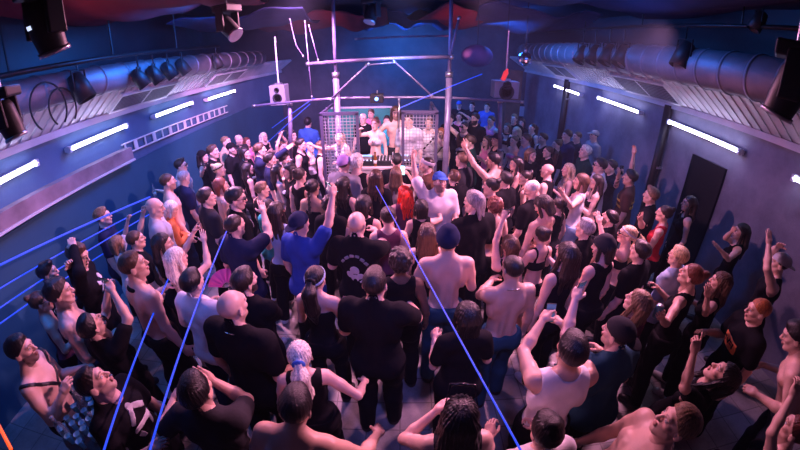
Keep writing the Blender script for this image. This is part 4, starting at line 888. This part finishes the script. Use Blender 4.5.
def par(c, aim, sc, label, bar, lit=None, group=None):
    c = np.asarray(c); t = thing('par_can_lamp', label, 'stage lamp', c, 0, group); R = frame(aim)
    b = MB().lathe([(.03*sc, -.16*sc), (.075*sc, -.14*sc), (.1*sc, -.04*sc), (.105*sc, .13*sc), (.095*sc, .13*sc), (.09*sc, .05*sc)], c, 18, R).build('lamp_body', RUB, t, True)
    MB().lathe([(0, .055*sc), (.09*sc, .05*sc)], c, 18, R).build('lens', lit or LENS, b, True)
    y = MB(); u = R[:, 0]
    y.tube([c + u*.115*sc, c + u*.115*sc + V3(0, 0, .17*sc), c - u*.115*sc + V3(0, 0, .17*sc), c - u*.115*sc], .011*sc, 6).tube([c + V3(0, 0, .17*sc), (c[0], c[1], bar)], .012*sc, 6); y.build('bracket', BLK, t)
moving_head(far(45, 27, 2.9), (.05, .25, -1), .85, 'big black moving head lamp hanging at the top left corner')
moving_head(far(8, 120, 2.9), (.2, .1, -1), .62, 'black moving head lamp at the left edge beside the duct')
moving_head(far(789, 90, 2.8), (-.15, .2, -1), .85, 'large black moving head lamp at the right edge in front of the duct')
moving_head(far(372, 14, 6.5), (-.3, -.4, -1), .8, 'blue-lit moving head lamp under the ceiling above the stage'); moving_head(far(228, 27, 4.8), (.6, -.2, -.6), .8, 'moving head lamp among the left ceiling drapes')
LB = mat('lamp glow violet', (.3, .3, .6), .3, emis=(.5, .55, 1), es=3.)
for k, px in enumerate((140, 155, 169, 183)): par(at(px, 79 - k*4, 'x', -3.7), (.5, .25, -1), 1.0, ('first', 'second', 'third', 'fourth')[k] + ' of four black can lamps on the left bar, counted from the near end', 3.52, group='can lamps on the left bar')
for k, px in enumerate((582, 594, 608, 622)): par(at(px, 55 + (k == 3)*1, 'x', 3.8), (-.5, -.1, -1), 1.35, ('first', 'second', 'third', 'fourth')[k] + ' of four black can lamps on the right bar, counted from the far end', 3.97, group='can lamps on the right bar')
par(at(81, 88, 'x', -3.7), (.4, .1, -1), 1.2, 'single black can lamp on the left bar with hanging cables', 3.5); par(at(683, 56, 'x', 3.8), (-.4, 0, -1), 1.3, 'single black can lamp before the right duct', 3.97); par(at(217, 62, 'x', -3.7), (.4, 0, -1), 1.0, 'black can lamp at the far end of the left bar', 3.58)
par(at(758, 22, 'x', 3.8), (-.4, .2, -1), .8, 'small can lamp near the large moving head at right', 3.97)
o = MB(); o.world = False
cb = MB()
for k, (px, w) in enumerate(((48, .5), (62, .4))):
    c = at(px, 103, 'x', -3.75); pts = [c + V3(0, math.sin(a)*w*.5, math.cos(a)*w*.55 - .05) for a in np.linspace(-2.4, 2.4, 22)]; tag(MB().tube(pts, .011, 6).build('cable', RUB, None, True), ('looped black cable hanging in front of the left duct, nearer loop', 'looped black cable hanging in front of the left duct, farther loop')[k], 'cable')
# ---------------------------------------------------------------- stage, desk, cages, truss
t = thing('stage_platform', 'low black stage platform behind the decks', 'stage', (-.2, 7.4, 0)); DK = mat('stage ply', (.05, .04, .045), .6, var=.2); MB().box((-.2, 7.48, .35), (2.6, 1.85, .10)).build('deck', DK, t, bevel=.01)
for x in (-1.4, -.6, .2, 1.0):
    for y in (6.65, 8.3): MB().box((x, y, .15), (.08, .08, .3)).build('leg', BLK, t)
MB().box((-.2, 6.55, .17), (2.58, .02, .32)).build('skirt', mat('black stage cloth', (.012, .012, .016), .9), t)
DY = 6.2; DZ = 1.36
t = thing('dj_desk', 'long DJ desk with pale front between the two cages', 'desk', (-.3, DY, 0)); MB().box((-.27, DY, DZ-.03), (1.10, .5, .05)).build('desk_top', mat('pale desk top', (.55, .45, .45), .5, var=.2), t, bevel=.008)
MB().box((-.27, DY-.22, DZ/2-.03), (1.06, .03, DZ-.06)).build('front_panel', mat('worn metal front', (.62, .5, .52), .45, .2, bump=.2, var=.35, vscale=6), t)
for x in (-.78, .24): MB().box((x, DY, DZ/2-.03), (.04, .44, DZ-.06)).build('side_panel', BLK, t)
for x, l in ((-.60, 'left media player on the DJ desk'), (.06, 'right media player on the DJ desk')):
    t = thing('media_player', l, 'deck', (x, DY, DZ+0.000)); MB().box((x, DY, DZ+0.045), (.30, .38, .09)).build('body', RUB, t, bevel=.008); MB().lathe([(.09, 0), (.1, .01), (.1, .02), (.0, .022)], (x, DY-.05, DZ+0.090), 22).build('jog_wheel', STEEL, t, True); MB().box((x, DY+.13, DZ+0.095), (.18, .09, .012)).build('screen', mat('deck screen', (.1, .2, .3), .3, emis=(.3, .6, 1), es=1.5), t)
    for k in range(4): MB().lathe([(.011, 0), (.011, .012), (0, .013)], (x-.10+.065*k, DY-.16, DZ+0.090), 10).build('button', LB, t)
t = thing('dj_mixer', 'square DJ mixer between the two media players', 'mixer', (-.27, DY, DZ+0.000)); MB().box((-.27, DY, DZ+0.045), (.30, .38, .09)).build('body', RUB, t, bevel=.008)
for i in range(4):
    for j in range(4): MB().lathe([(.012, 0), (.010, .022), (0, .023)], (-.27-.09+.06*i, DY-.05+.05*j, DZ+0.090), 8).build('knob', WHITEM if (i+j) % 2 else STEEL, t)
    MB().box((-.27-.09+.06*i, DY-.14, DZ+0.100), (.02, .035, .02)).build('fader', WHITEM, t)
def lath(name, prof, loc, m, label, cat, group=None, seg=14, R=None, cap=None):
    t = thing(name, label, cat, loc, 0, group); MB().lathe(prof, loc, seg, R).build('body', m, t, True); return t
GLS = mat('clear glass', (.8, .9, .95), .08, trans=.85, spec=.6); GRN = mat('green glass', (.03, .16, .08), .1, trans=.5); AMB = mat('amber glass', (.35, .12, .02), .1, trans=.4); CUPM = mat('clear plastic cup', (.45, .85, .95), .1, trans=.5, spec=.8)
BOT = [(.0, 0), (.031, 0), (.033, .01), (.033, .13), (.028, .16), (.014, .195), (.013, .24), (.016, .242), (.016, .252), (0, .253)]
for k, (x, y, m, n) in enumerate(((-.74, DY-.10, GRN, 'green'), (-.43, DY-.17, AMB, 'amber'), (-.12, DY-.18, GLS, 'clear'), (.22, DY-.10, AMB, 'brown'))):
    tt = lath('bottle', BOT, V3(x, y, DZ-0.005), m, ('%s glass bottle standing on the DJ desk, ' % n) + ('left end', 'left of the mixer', 'right of the mixer', 'right end')[k], 'bottle'); MB().lathe([(.034, .05), (.034, .11)], V3(x, y, DZ-0.005), 14).build('paper_label', mat('paper', (.8, .75, .7), .7), tt, True)
def cage(px0, px1, pt, pb, label):
    a, b = at(px0, pt, 'y', 5.98), at(px1, pt, 'y', 5.98); z1 = a[2]; x0, x1 = a[0], b[0]; z0 = 1.38; t = thing('cage_panel', label, 'cage', ((x0+x1)/2, 5.98, 0)); f = MB()
    f.box(((x0+x1)/2, 5.98, z1), (x1-x0+.05, .05, .05)); f.box(((x0+x1)/2, 5.98, z0-.3), (x1-x0+.05, .05, .05))
    for x in (x0, x1): f.box((x, 5.98, z1/2), (.05, .05, z1))
    f.build('frame', mat('dark cage steel', (.14, .13, .22), .35, .5), t); w = MB(); n = int((x1-x0)/.055)
    for k in range(1, n): w.box((x0+(x1-x0)*k/n, 5.98, (z0-.3+z1)/2), (.009, .009, z1-z0+.3))
    z = z0-.27
    while z < z1: w.box(((x0+x1)/2, 5.98, z), (x1-x0, .009, .009)); z += .055
    w.build('wire_mesh', mat('bright wire', (.5, .48, .52), .4, .4), t)
    f = MB()                                # the return panel along the side of the stage
    xs = x0 if x0 < -.4 else x1; f.box((xs, 6.6, z1), (.04, 1.2, .04)).box((xs, 7.2, z1/2), (.04, .04, z1)); f.build('side_rail', mat('dark cage steel', (.14, .13, .22)), t)
cage(321, 357, 114, 163, 'left wire cage panel beside the decks'); cage(403, 437, 112, 160, 'right wire cage panel beside the decks')
TY = 6.4
for px, l in ((336, 'left upright truss pole of the stage frame'), (449, 'right upright truss pole of the stage frame')):
    x = at(px, 80, 'y', TY)[0]; t = thing('truss_pole', l, 'pole', (x, TY, 0)); MB().tube([(x, TY, 0), (x, TY, 2.85)], .055, 12).build('lower_tube', PIPE, t, True); MB().tube([(x, TY, 2.9), (x, TY, ZC)], .032, 12).build('upper_tube', PIPE, t, True); MB().tube([(x, TY, 2.86), (x, TY, 2.95)], .068, 12).build('collar', STEEL, t, True)
def pipe(pts, r, label, m=PIPE):
    t = thing('truss_pipe', label, 'pipe', np.mean(pts, 0)); MB().tube(pts, r, 10).build('tube', m, t, True)
    for e in (pts[0], pts[-1]): MB().lathe([(r*1.35, -.03), (r*1.35, .03)], e, 10, frame(np.asarray(pts[-1]) - np.asarray(pts[0]))).build('clamp', STEEL, t, True)
Y = lambda px, py, y=TY-.07: at(px, py, 'y', y)
pipe([Y(308, 64), Y(452, 57)], .03, 'upper cross pipe of the stage frame'); pipe([Y(254, 106, TY+.1), Y(331, 98.5, TY+.1), Y(455, 98, TY+.1), Y(522, 102, TY+.1)], .022, 'long lower rail crossing the whole stage frame')
pipe([Y(331, 99), Y(368, 64)], .016, 'left diagonal brace of the stage frame'); pipe([Y(394, 61), Y(432, 96)], .016, 'right diagonal brace of the stage frame'); pipe([Y(367, 65), Y(394, 62.5)], .016, 'short flat brace between the two diagonals')
pipe([Y(450, 57), Y(459, 18)], .02, 'slanting stay above the right truss pole'); pipe([Y(312, 97), Y(305, 22)], .010, 'thin hanging stay left of the stage frame'); pipe([Y(318, 60), Y(309, 26)], .008, 'short thin stay left of the stage frame'); pipe([Y(303, 56), Y(296, 45), Y(290, 20)], .008, 'bent thin stay at the far left of the frame')
pipe([Y(356, 39, 8.5), Y(450, 36, 8.5)], .02, 'back cross pipe behind the stage frame'); pipe([Y(399, 100, TY+.1), Y(399, 130, TY+.1)], .014, 'short post under the lower rail', STEEL); pipe([Y(500, 101, TY+.2), Y(500, 150, TY+.2)], .04, 'right rear leg under the lower rail'); pipe([Y(290, 104, TY+.2), Y(291, 160, TY+.2)], .04, 'left rear leg under the lower rail')
def speaker(x0, y0, x1, y1, yy, label):
    a, b = at(x0, y0, 'y', yy), at(x1, y1, 'y', yy); c = (a+b)/2; w, h = abs(b[0]-a[0]), abs(a[2]-b[2]); t = thing('loudspeaker', label, 'speaker', c)
    MB().box(c, (w, .32, h)).build('cabinet', mat('grey speaker box', (.30, .31, .36), .6), t, bevel=.012)
    for dz, r in ((-.14*h, w*.3), (.26*h, w*.17)): MB().lathe([(r, 0), (r*1.02, .012), (r*.8, .01), (r*.25, -.03), (0, -.02)], c + V3(0, -.16, dz), 18, frame((0, -1, 0))).build('cone', RUB, t, True)
    MB().tube([c + V3(.0, 0, h/2), c + V3(0, 0, 1.2)], .018, 8).build('hanging_pole', WHITEM, t); MB().box(c + V3(0, 0, h/2+.02), (w*.4, .1, .04)).build('bracket', STEEL, t)
speaker(271, 85, 288, 104, 7.6, 'pale loudspeaker hung on a pole left of the stage'); speaker(493, 80, 516, 98, 7.6, 'grey loudspeaker hung on a pole right of the stage')
c = at(477, 56, 'y', 8.0); t = thing('paper_lantern', 'big round dark blue hanging lantern right of the stage frame', 'lantern', c); MB().lathe([(.34*math.sin(a), -.24*math.cos(a)) for a in np.linspace(.02, 3.12, 20)], c, 28).build('globe', mat('blue paper', (.03, .06, .22), .7), t, True); MB().tube([c, (c[0], c[1], ZC)], .008, 6).build('hanging_cord', BLK, t)
c = at(525, 59, 'y', 7.5); t = thing('mirror_ball', 'small silver mirror ball hanging right of the stage', 'mirror ball', c); MB().lathe([(.15*math.sin(a), -.15*math.cos(a)) for a in np.linspace(.02, 3.12, 12)], c, 20).build('ball', mat('mirror facets', (.85, .85, .9), .06, 1.), t); MB().tube([c, (c[0], c[1], ZC)], .008, 6).build('hanging_cord', BLK, t); MB().lathe([(.03, 0), (.03, .05)], c + V3(0, 0, .14), 10).build('motor_cap', STEEL, t)
c = at(505, 75, 'y', 7.2); t = thing('red_lantern', 'small red hanging lamp above the right loudspeaker', 'lamp', c); MB().lathe([(.02, -.12), (.045, -.1), (.05, .06), (.02, .1), (.02, .13)], c, 14, rot_y(.35)).build('shade', mat('red lamp', (.6, .02, .03), .4, emis=(1, .05, .06), es=.7), t, True); MB().tube([c, (c[0], c[1], ZC)], .006, 6).build('hanging_cord', BLK, t)
c = at(377, 98, 'y', 6.3); t = thing('laser_projector', 'small black laser projector clamped to the lower rail above the cages', 'projector', c); MB().box(c, (.22, .26, .14)).build('housing', RUB, t, bevel=.01); MB().lathe([(.03, 0), (.03, .02), (0, .021)], c + V3(0, -.13, 0), 12, frame((0, -1, 0))).build('aperture', mat('laser window', (.1, .2, .9), .2, emis=(.1, .25, 1), es=8), t, True); MB().tube([c, c + V3(0, .1, .12)], .012, 6).build('bracket', STEEL, t)
t = thing('side_screen', 'bright poster board on the rear wall right of the stage', 'board', at(517, 111, 'y', 13.9)); c = at(517, 111, 'y', 13.9); MB().box(c, (.75, .04, .4)).build('panel', mat('pale board', (.6, .6, .7), .5), t); MB().box(c + V3(0, -.0, 0), (.82, .03, .47)).build('frame', BLK, t)
a, b = at(327, 108, 'y', 10.2), at(391, 126, 'y', 10.2); t = thing('back_screen', 'dull teal screen with pale top edge behind the stage', 'screen', ((a[0]+b[0])/2, 10.2, 0))
MB().box(((a[0]+b[0])/2, 10.2, (a[2]+.9)/2), (b[0]-a[0], .05, a[2]-.9)).build('panel', mat('teal screen', (.03, .22, .22), .5, emis=(.05, .5, .45), es=.12), t); MB().box(((a[0]+b[0])/2, 10.17, a[2]), (b[0]-a[0]+.06, .06, .05)).build('top_edge', WHITEM, t)
for x in (a[0], b[0]): MB().box((x, 10.2, a[2]/2), (.05, .06, a[2])).build('upright', STEEL, t)
p, q = far(-2, 424, 2.6), far(11, 449, 2.4); t = thing('light_strip', 'thin glowing orange light strip at the bottom left corner', 'light strip', (p+q)/2); MB().tube([p, q], .010, 8).build('glow_tube', mat('orange glow', (.9, .2, .05), .4, emis=(1, .10, .02), es=1.0), t, True); MB().tube([p - V3(0, 0, .014), q - V3(0, 0, .014)], .009, 8).build('backing_rail', BLK, t)
# ---------------------------------------------------------------- laser beams
BEAM = mat('laser light', (.02, .05, .3), .5, emis=(.012, .075, 1.0), es=.9)
def beam(a, b, da, db, label, ext=1.0, r=.006):
    p, q = far(*a, da), far(*b, db); q = p + (q-p)*ext; tag(MB().tube([p, q], r, 8).build('laser_line', BEAM), label, 'laser beam')
beam((376, 186), (520, 449), 4.3, 1.45, 'bright blue laser beam crossing the centre of the crowd', 1.25, .0045)
beam((238, 205), (150, 450), 4.6, 2.3, 'blue laser beam crossing the left floor, nearer the centre', 1.2, .007); beam((176, 262), (104, 450), 4.2, 2.5, 'blue laser beam crossing the left floor, nearer the wall', 1.2, .007)
for a, b, l in (((150, 197), (-6, 268), 'top'), ((150, 206), (-6, 292), 'second'), ((150, 214), (-6, 312), 'third'), ((125, 240), (-6, 328), 'lowest')): beam(a, b, 5.6, 4.3, l + ' of the four blue laser beams along the left wall', 1.1, .012 if l == 'top' else .008)
for a, b, l in (((314, 98), (272, 128), 'upper'), ((310, 104), (268, 142), 'lower')): beam(a, b, 5.8, 7.4, l + ' thin blue beam left of the stage frame', 1.0, .006)
beam((400, 108), (482, 74), 5.3, 6.4, 'thin blue beam right above the right cage', 1.0, .008)
# ---------------------------------------------------------------- high table with glasses at the left
c = at(98, 418, 'z', 1.08); t = thing('high_table', 'round dark high table crowded with clear cups, bottom left', 'table', (c[0], c[1], 0))
MB().lathe([(.0, 1.05), (.30, 1.05), (.31, 1.06), (.31, 1.075), (.30, 1.08), (0, 1.08)], (c[0], c[1], 0), 32).build('table_top', mat('dark table top', (.03, .03, .035), .3), t, True); MB().tube([(c[0], c[1], .03), (c[0], c[1], 1.05)], .035, 12).build('stem', STEEL, t, True); MB().lathe([(.24, 0), (.24, .015), (.05, .04), (0, .04)], (c[0], c[1], 0), 28).build('foot', BLK, t, True)
CUP = [(0, 0), (.019, 0), (.026, .085), (.0275, .085), (.0245, .083), (.0175, .004), (0, .004)]
r = random.Random(8); spots = []
for k in range(400):
    a, d = r.uniform(0, 6.28), .26*math.sqrt(r.random()); q = V3(c[0] + d*math.cos(a), c[1] + d*math.sin(a), 1.081)
    if all(np.linalg.norm(q-s) > .060 for s in spots): spots.append(q)
for k, q in enumerate(spots[:38]):
    if k % 6 == 5: t = lath('bottle', BOT, q, GLS, 'clear bottle standing among the cups on the dark high table', 'bottle', 'clear bottles on the high table')
    else: t = lath('cup', CUP, q, CUPM, 'clear plastic cup among others on the dark high table', 'cup', 'plastic cups on the high table')
c = at(225, 280, 'z', 1.12); t = thing('hand_fan', 'pink folding hand fan open beside the sports shirt, left', 'fan', c); ft = unit(CAM - c); R = frame(ft)
def fanp(u, v): a = .25 + u*2.6; rr = .05 + .15*v; z = .006*math.cos(u*44); return c + R @ V3(rr*math.cos(a), rr*math.sin(a) - .08, z)
MB().sheet(fanp, 44, 3).build('fan_leaf', mat('pink paper', (.9, .12, .42), .6), t, False, solid=.002); f = MB()
for k in range(9): a = .25 + k/8*2.6; f.tube([c + R @ V3(0, -.08, 0), c + R @ V3(.06*math.cos(a), .06*math.sin(a)-.08, 0)], .003, 5)
f.build('fan_ribs', mat('pale wood', (.6, .5, .4), .6), t)
# ---------------------------------------------------------------- the crowd
STAGE = V3(-.1, 6.6, 0)
def scale_of(p): return p['ht']/1.75
for p in PEOPLE:
    rr = random.Random(zlib.crc32(p['label'].encode())); p['rr'] = rr
    if p['ht'] is None: p['ht'] = (1.67 if p['fem'] else 1.79) + rr.uniform(-.04, .04); p['free'] = True
    else: p['free'] = False
    d = ray(p['x'], p['y']); p['d'] = d
def floor_pos(p, ht=None):
    ht = ht or p['ht']; z = p['bz'] + 1.63*ht/1.75; return (CAM + p['d']*((z - CAMH)/p['d'][2]))[:2]
for it in range(120):
    mv = 0
    for i, p in enumerate(PEOPLE):
        p['q'] = floor_pos(p)
    for i, p in enumerate(PEOPLE):
        for q in PEOPLE[i+1:]:
            v = p['q'] - q['q']; dd = math.hypot(*v)
            if dd < .47 and (p['free'] or q['free']):
                s = .008*(.47 - dd)/.2 + .002; fp, fq = math.hypot(*p['q']), math.hypot(*q['q'])
                a, b = (p, q) if fp < fq else (q, p)           # a stands nearer: taller brings it nearer still
                if a['free']: a['ht'] = min(a['ht'] + s, 1.76 if a['fem'] else 1.90)
                if b['free']: b['ht'] = max(b['ht'] - s, 1.52 if b['fem'] else 1.60)
                mv += 1
    for p in PEOPLE:
        q = floor_pos(p)
        if p['free'] and (q[0] < XL + .42 or q[0] > XR - .42 or q[1] > YB - .5): p['ht'] = min(p['ht'] + .012, 1.98); mv += 1
    if not mv: break
HELD = []
def put_person(p):
    near_d = None
    b = Body(p['fem'], p['lean'], p['side'], p['build'], p['stance'], p['arms'], (None, None), p['head'], 1)
    sc = scale_of(p); hz = p['bz'] + b.headc[2]*sc
    hp = CAM + p['d']*((hz - CAMH)/p['d'][2]); near_d = np.linalg.norm(hp - CAM)
    face = STAGE - V3(hp[0], hp[1], 0)
    if p['bz'] > 0: face = V3(0, 3, 0)
    rz = math.atan2(-face[0], face[1]) + math.radians(p['tn']) + p['rr'].gauss(0, .12)
    Rz = rot_z(rz); base = V3(hp[0], hp[1], p['bz']) - Rz @ (b.headc*V3(1, 1, 0)*sc)
    sd = zlib.crc32(p['label'].encode()) % 9999
    tg = []
    for i in (0, 1):
        T = p['T'][i]
        if T is None: tg.append(None); continue
        fr = T[2] if len(T) > 2 else .90
        c = Rz.T @ (CAM - base)/sc; d = Rz.T @ ray(T[0], T[1]); S0 = b.arm[i]['S']; rho = fr*(UP + FO + .09); o = c - S0
        B2 = float(o @ d); D2 = B2*B2 - float(o @ o) + rho*rho
        cand = [-B2] if D2 <= 0 else [-B2 - math.sqrt(D2), -B2 + math.sqrt(D2)]
        pts = [c + d*t for t in cand if t > .15]
        pts.sort(key=lambda v: (v[1] + .35*v[2]) if len(T) < 4 else -v[2], reverse=True); tg.append(pts[0] if pts else None)
    near = 0 if near_d < 3.1 else 1 if near_d < 5.2 else 2
    bd = Body(p['fem'], p['lean'], p['side'], p['build'], p['stance'], p['arms'], tg, p['head'], sd)
    root = tag(empty('person', tuple(base), rz), p['label'], 'person')
    hands = list(p['hands'])
    for i in (0, 1):
        if tg[i] is not None and hands[i] is None: hands[i] = 'grip' if any(h == 'LR'[i] for h in p['hold'][:1]) else 'relax'
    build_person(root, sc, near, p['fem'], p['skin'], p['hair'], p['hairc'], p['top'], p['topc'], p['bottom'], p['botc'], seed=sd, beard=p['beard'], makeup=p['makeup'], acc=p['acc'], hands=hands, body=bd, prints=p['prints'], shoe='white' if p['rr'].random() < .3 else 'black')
    if p['hold']:
        i = 'LR'.index(p['hold'][0]); Rr, W = bd.hand_frame(i); Rw = Rz @ Rr; Ww = base + Rz @ (W*sc); hd = base + Rz @ (bd.headc*sc)
        HELD.append((p['hold'][1], p['hold'][2], Ww, Rw, hd))
for p in PEOPLE: put_person(p)
def phone(W, Rw, hd, label, lit):
    c = W + Rw[:, 2]*.105 + Rw[:, 1]*.035; n = unit(hd - c); up = unit(V3(0, 0, 1) - n*n[2]); x = np.cross(up, n); R = np.stack([x, up, n], 1)
    t = thing('phone', label, 'phone', c); MB().box(c, (.074, .150, .009), R).build('case', RUB, t, bevel=.003)
    MB().box(c + n*.005, (.068, .140, .002), R).build('screen', mat('phone screen lit' if lit else 'phone screen', (.1, .3, .4), .2, emis=(.35, .85, 1.0) if lit else (.3, .5, .8), es=3.0 if lit else .06), t)
    MB().box(c - n*.006 + x*.018 + up*.05, (.026, .03, .004), R).build('camera_bump', mat('phone camera', (.12, .12, .14), .2), t)
for kind, label, W, Rw, hd in HELD:
    c = W + Rw[:, 2]*.085 + Rw[:, 1]*.042
    if kind.startswith('phone'): phone(W, Rw, hd, label, kind == 'phone_lit')
    elif kind == 'bottle': t = lath('bottle', [(r_*.85, z_ - .1) for r_, z_ in BOT], c, GLS, label, 'bottle'); MB().lathe([(.03, -.05), (.03, .01)], c, 14).build('paper_label', mat('paper', (.8, .75, .7), .7), t, True)
    elif kind == 'cup': lath('cup', [(r_, z_ - .05) for r_, z_ in CUP], c, mat('red cup', (.7, .05, .05), .4), label, 'cup')
    elif kind == 'can': t = lath('drink_can', [(0, -.06), (.026, -.06), (.033, -.05), (.033, .05), (.027, .06), (0, .06)], c, mat('blue can', (.12, .35, .5), .3, .6), label, 'can'); MB().lathe([(.028, .06), (.026, .063), (0, .062)], c, 14).build('lid', STEEL, t, True)
# ---------------------------------------------------------------- light
def lamp(kind, loc, aim, col, e, size=.5, angle=60, blend=.6, name='stage_and_fill_light'):
    l = bpy.data.lights.new(name, kind); l.energy = e; l.color = col
    if kind == 'AREA': l.size = size
    if kind == 'SPOT': l.spot_size = math.radians(angle); l.spot_blend = blend; l.shadow_soft_size = size
    o = bpy.data.objects.new(name, l); COL.objects.link(o); o.location = loc; o.rotation_euler = (Vector(aim) - Vector(loc)).to_track_quat('-Z', 'Y').to_euler(); return o
PINK, MAG, BLUE, VIO, WARM = (1, .36, .60), (1, .24, .62), (.02, .20, 1), (.36, .22, 1), (1, .56, .74)
CAMB = (.20, .20, 1)
lamp('SPOT', (.3, .4, 4.2), (.0, 4.4, 1.2), CAMB, 230, .15, 84)
lamp('SPOT', (3.5, 4.4, 3.9), (.6, 3.8, 1.0), PINK, 1350, .12, 88)
lamp('SPOT', (-3.4, 5.6, 3.4), (-.8, 4.6, 1.0), PINK, 800, .12, 88)
lamp('SPOT', (1.1, 5.3, 4.2), (1.5, 1.9, 1.0), PINK, 900, .12, 80)
lamp('SPOT', (-1.2, 5.3, 4.2), (-2.0, 2.0, 1.0), PINK, 560, .12, 88)
lamp('SPOT', (.1, 4.2, 4.2), (-.1, 7.2, 1.5), WARM, 800, .12, 56)
lamp('SPOT', (1.8, 5.2, 4.2), (2.6, 9.0, 1.2), MAG, 2200, .12, 84)
lamp('SPOT', (-1.4, 5.2, 4.2), (-2.6, 8.2, 1.2), (.85, .34, .85), 1700, .12, 84)
lamp('AREA', (-2.6, 5, 3.9), (-4.6, 5.5, .4), BLUE, 110, 1.0); lamp('AREA', (2.2, 8.5, 4.0), (4.8, 9.5, .8), BLUE, 150, 1.0); lamp('AREA', (0, 10.8, 3.8), (0, 14, 1.5), BLUE, 260, 1.5); lamp('AREA', (2.4, 4.6, 4.2), (4.85, 4.8, 1.4), BLUE, 60, .8); lamp('AREA', (-2.8, 1.8, 3.7), (-4.6, 2.2, .6), BLUE, 36, 1.0)  # soft blue fill lamps added to tint the walls, no fixtures of their own
lamp('AREA', (0, 6.0, 3.3), (0, 7.5, 4.4), BLUE, 22, .6); lamp('AREA', (-2.6, 3.0, 3.3), (-3.0, 4.2, 4.4), (1, .1, .15), 3.5, .4); lamp('SPOT', (1.3, 7.6, 3.2), (1.5, 9.2, 4.3), (1, .12, .12), 50, .1, 60); lamp('SPOT', (-1.9, 8.0, 3.2), (-2.1, 10.0, 4.3), (1, .12, .2), 40, .1, 60); lamp('AREA', (2.6, 4.8, 3.4), (2.7, 5.8, 4.4), (.05, .15, 1), 4, .5)
w = bpy.data.worlds.new('club_air'); bpy.context.scene.world = w; w.use_nodes = True; w.node_tree.nodes['Background'].inputs[0].default_value = (.02, .05, .30, 1); w.node_tree.nodes['Background'].inputs[1].default_value = .06
# thin haze in the air of the room
wn = w.node_tree; vo = wn.nodes.new('ShaderNodeVolumeScatter'); vo.inputs['Density'].default_value = .0032; vo.inputs['Anisotropy'].default_value = .2; vo.inputs['Color'].default_value = (.6, .75, 1, 1)
wn.links.new(vo.outputs[0], [n for n in wn.nodes if n.type == 'OUTPUT_WORLD'][0].inputs['Volume'])
# ---------------------------------------------------------------- camera
cd = bpy.data.cameras.new('camera'); co = bpy.data.objects.new('camera', cd); COL.objects.link(co); co.location = tuple(CAM)
co.rotation_euler = (math.pi/2 - PITCH, 0, 0); cd.type = 'PANO'; cd.sensor_width = 36.0; cd.clip_start = .02
cd.panorama_type = 'FISHEYE_LENS_POLYNOMIAL'; cd.fisheye_fov = math.pi*1.5; cd.fisheye_polynomial_k0 = 0.0
cd.fisheye_polynomial_k1, cd.fisheye_polynomial_k2, cd.fisheye_polynomial_k3, cd.fisheye_polynomial_k4 = [-k for k in FK]
sc_ = bpy.context.scene; sc_.camera = co
sc_.view_settings.view_transform = 'Standard'; sc_.view_settings.look = 'None'; sc_.view_settings.exposure = 0.12; sc_.view_settings.gamma = 1.0; sc_.view_settings.use_curve_mapping = False
sc_.cycles.use_denoising = True
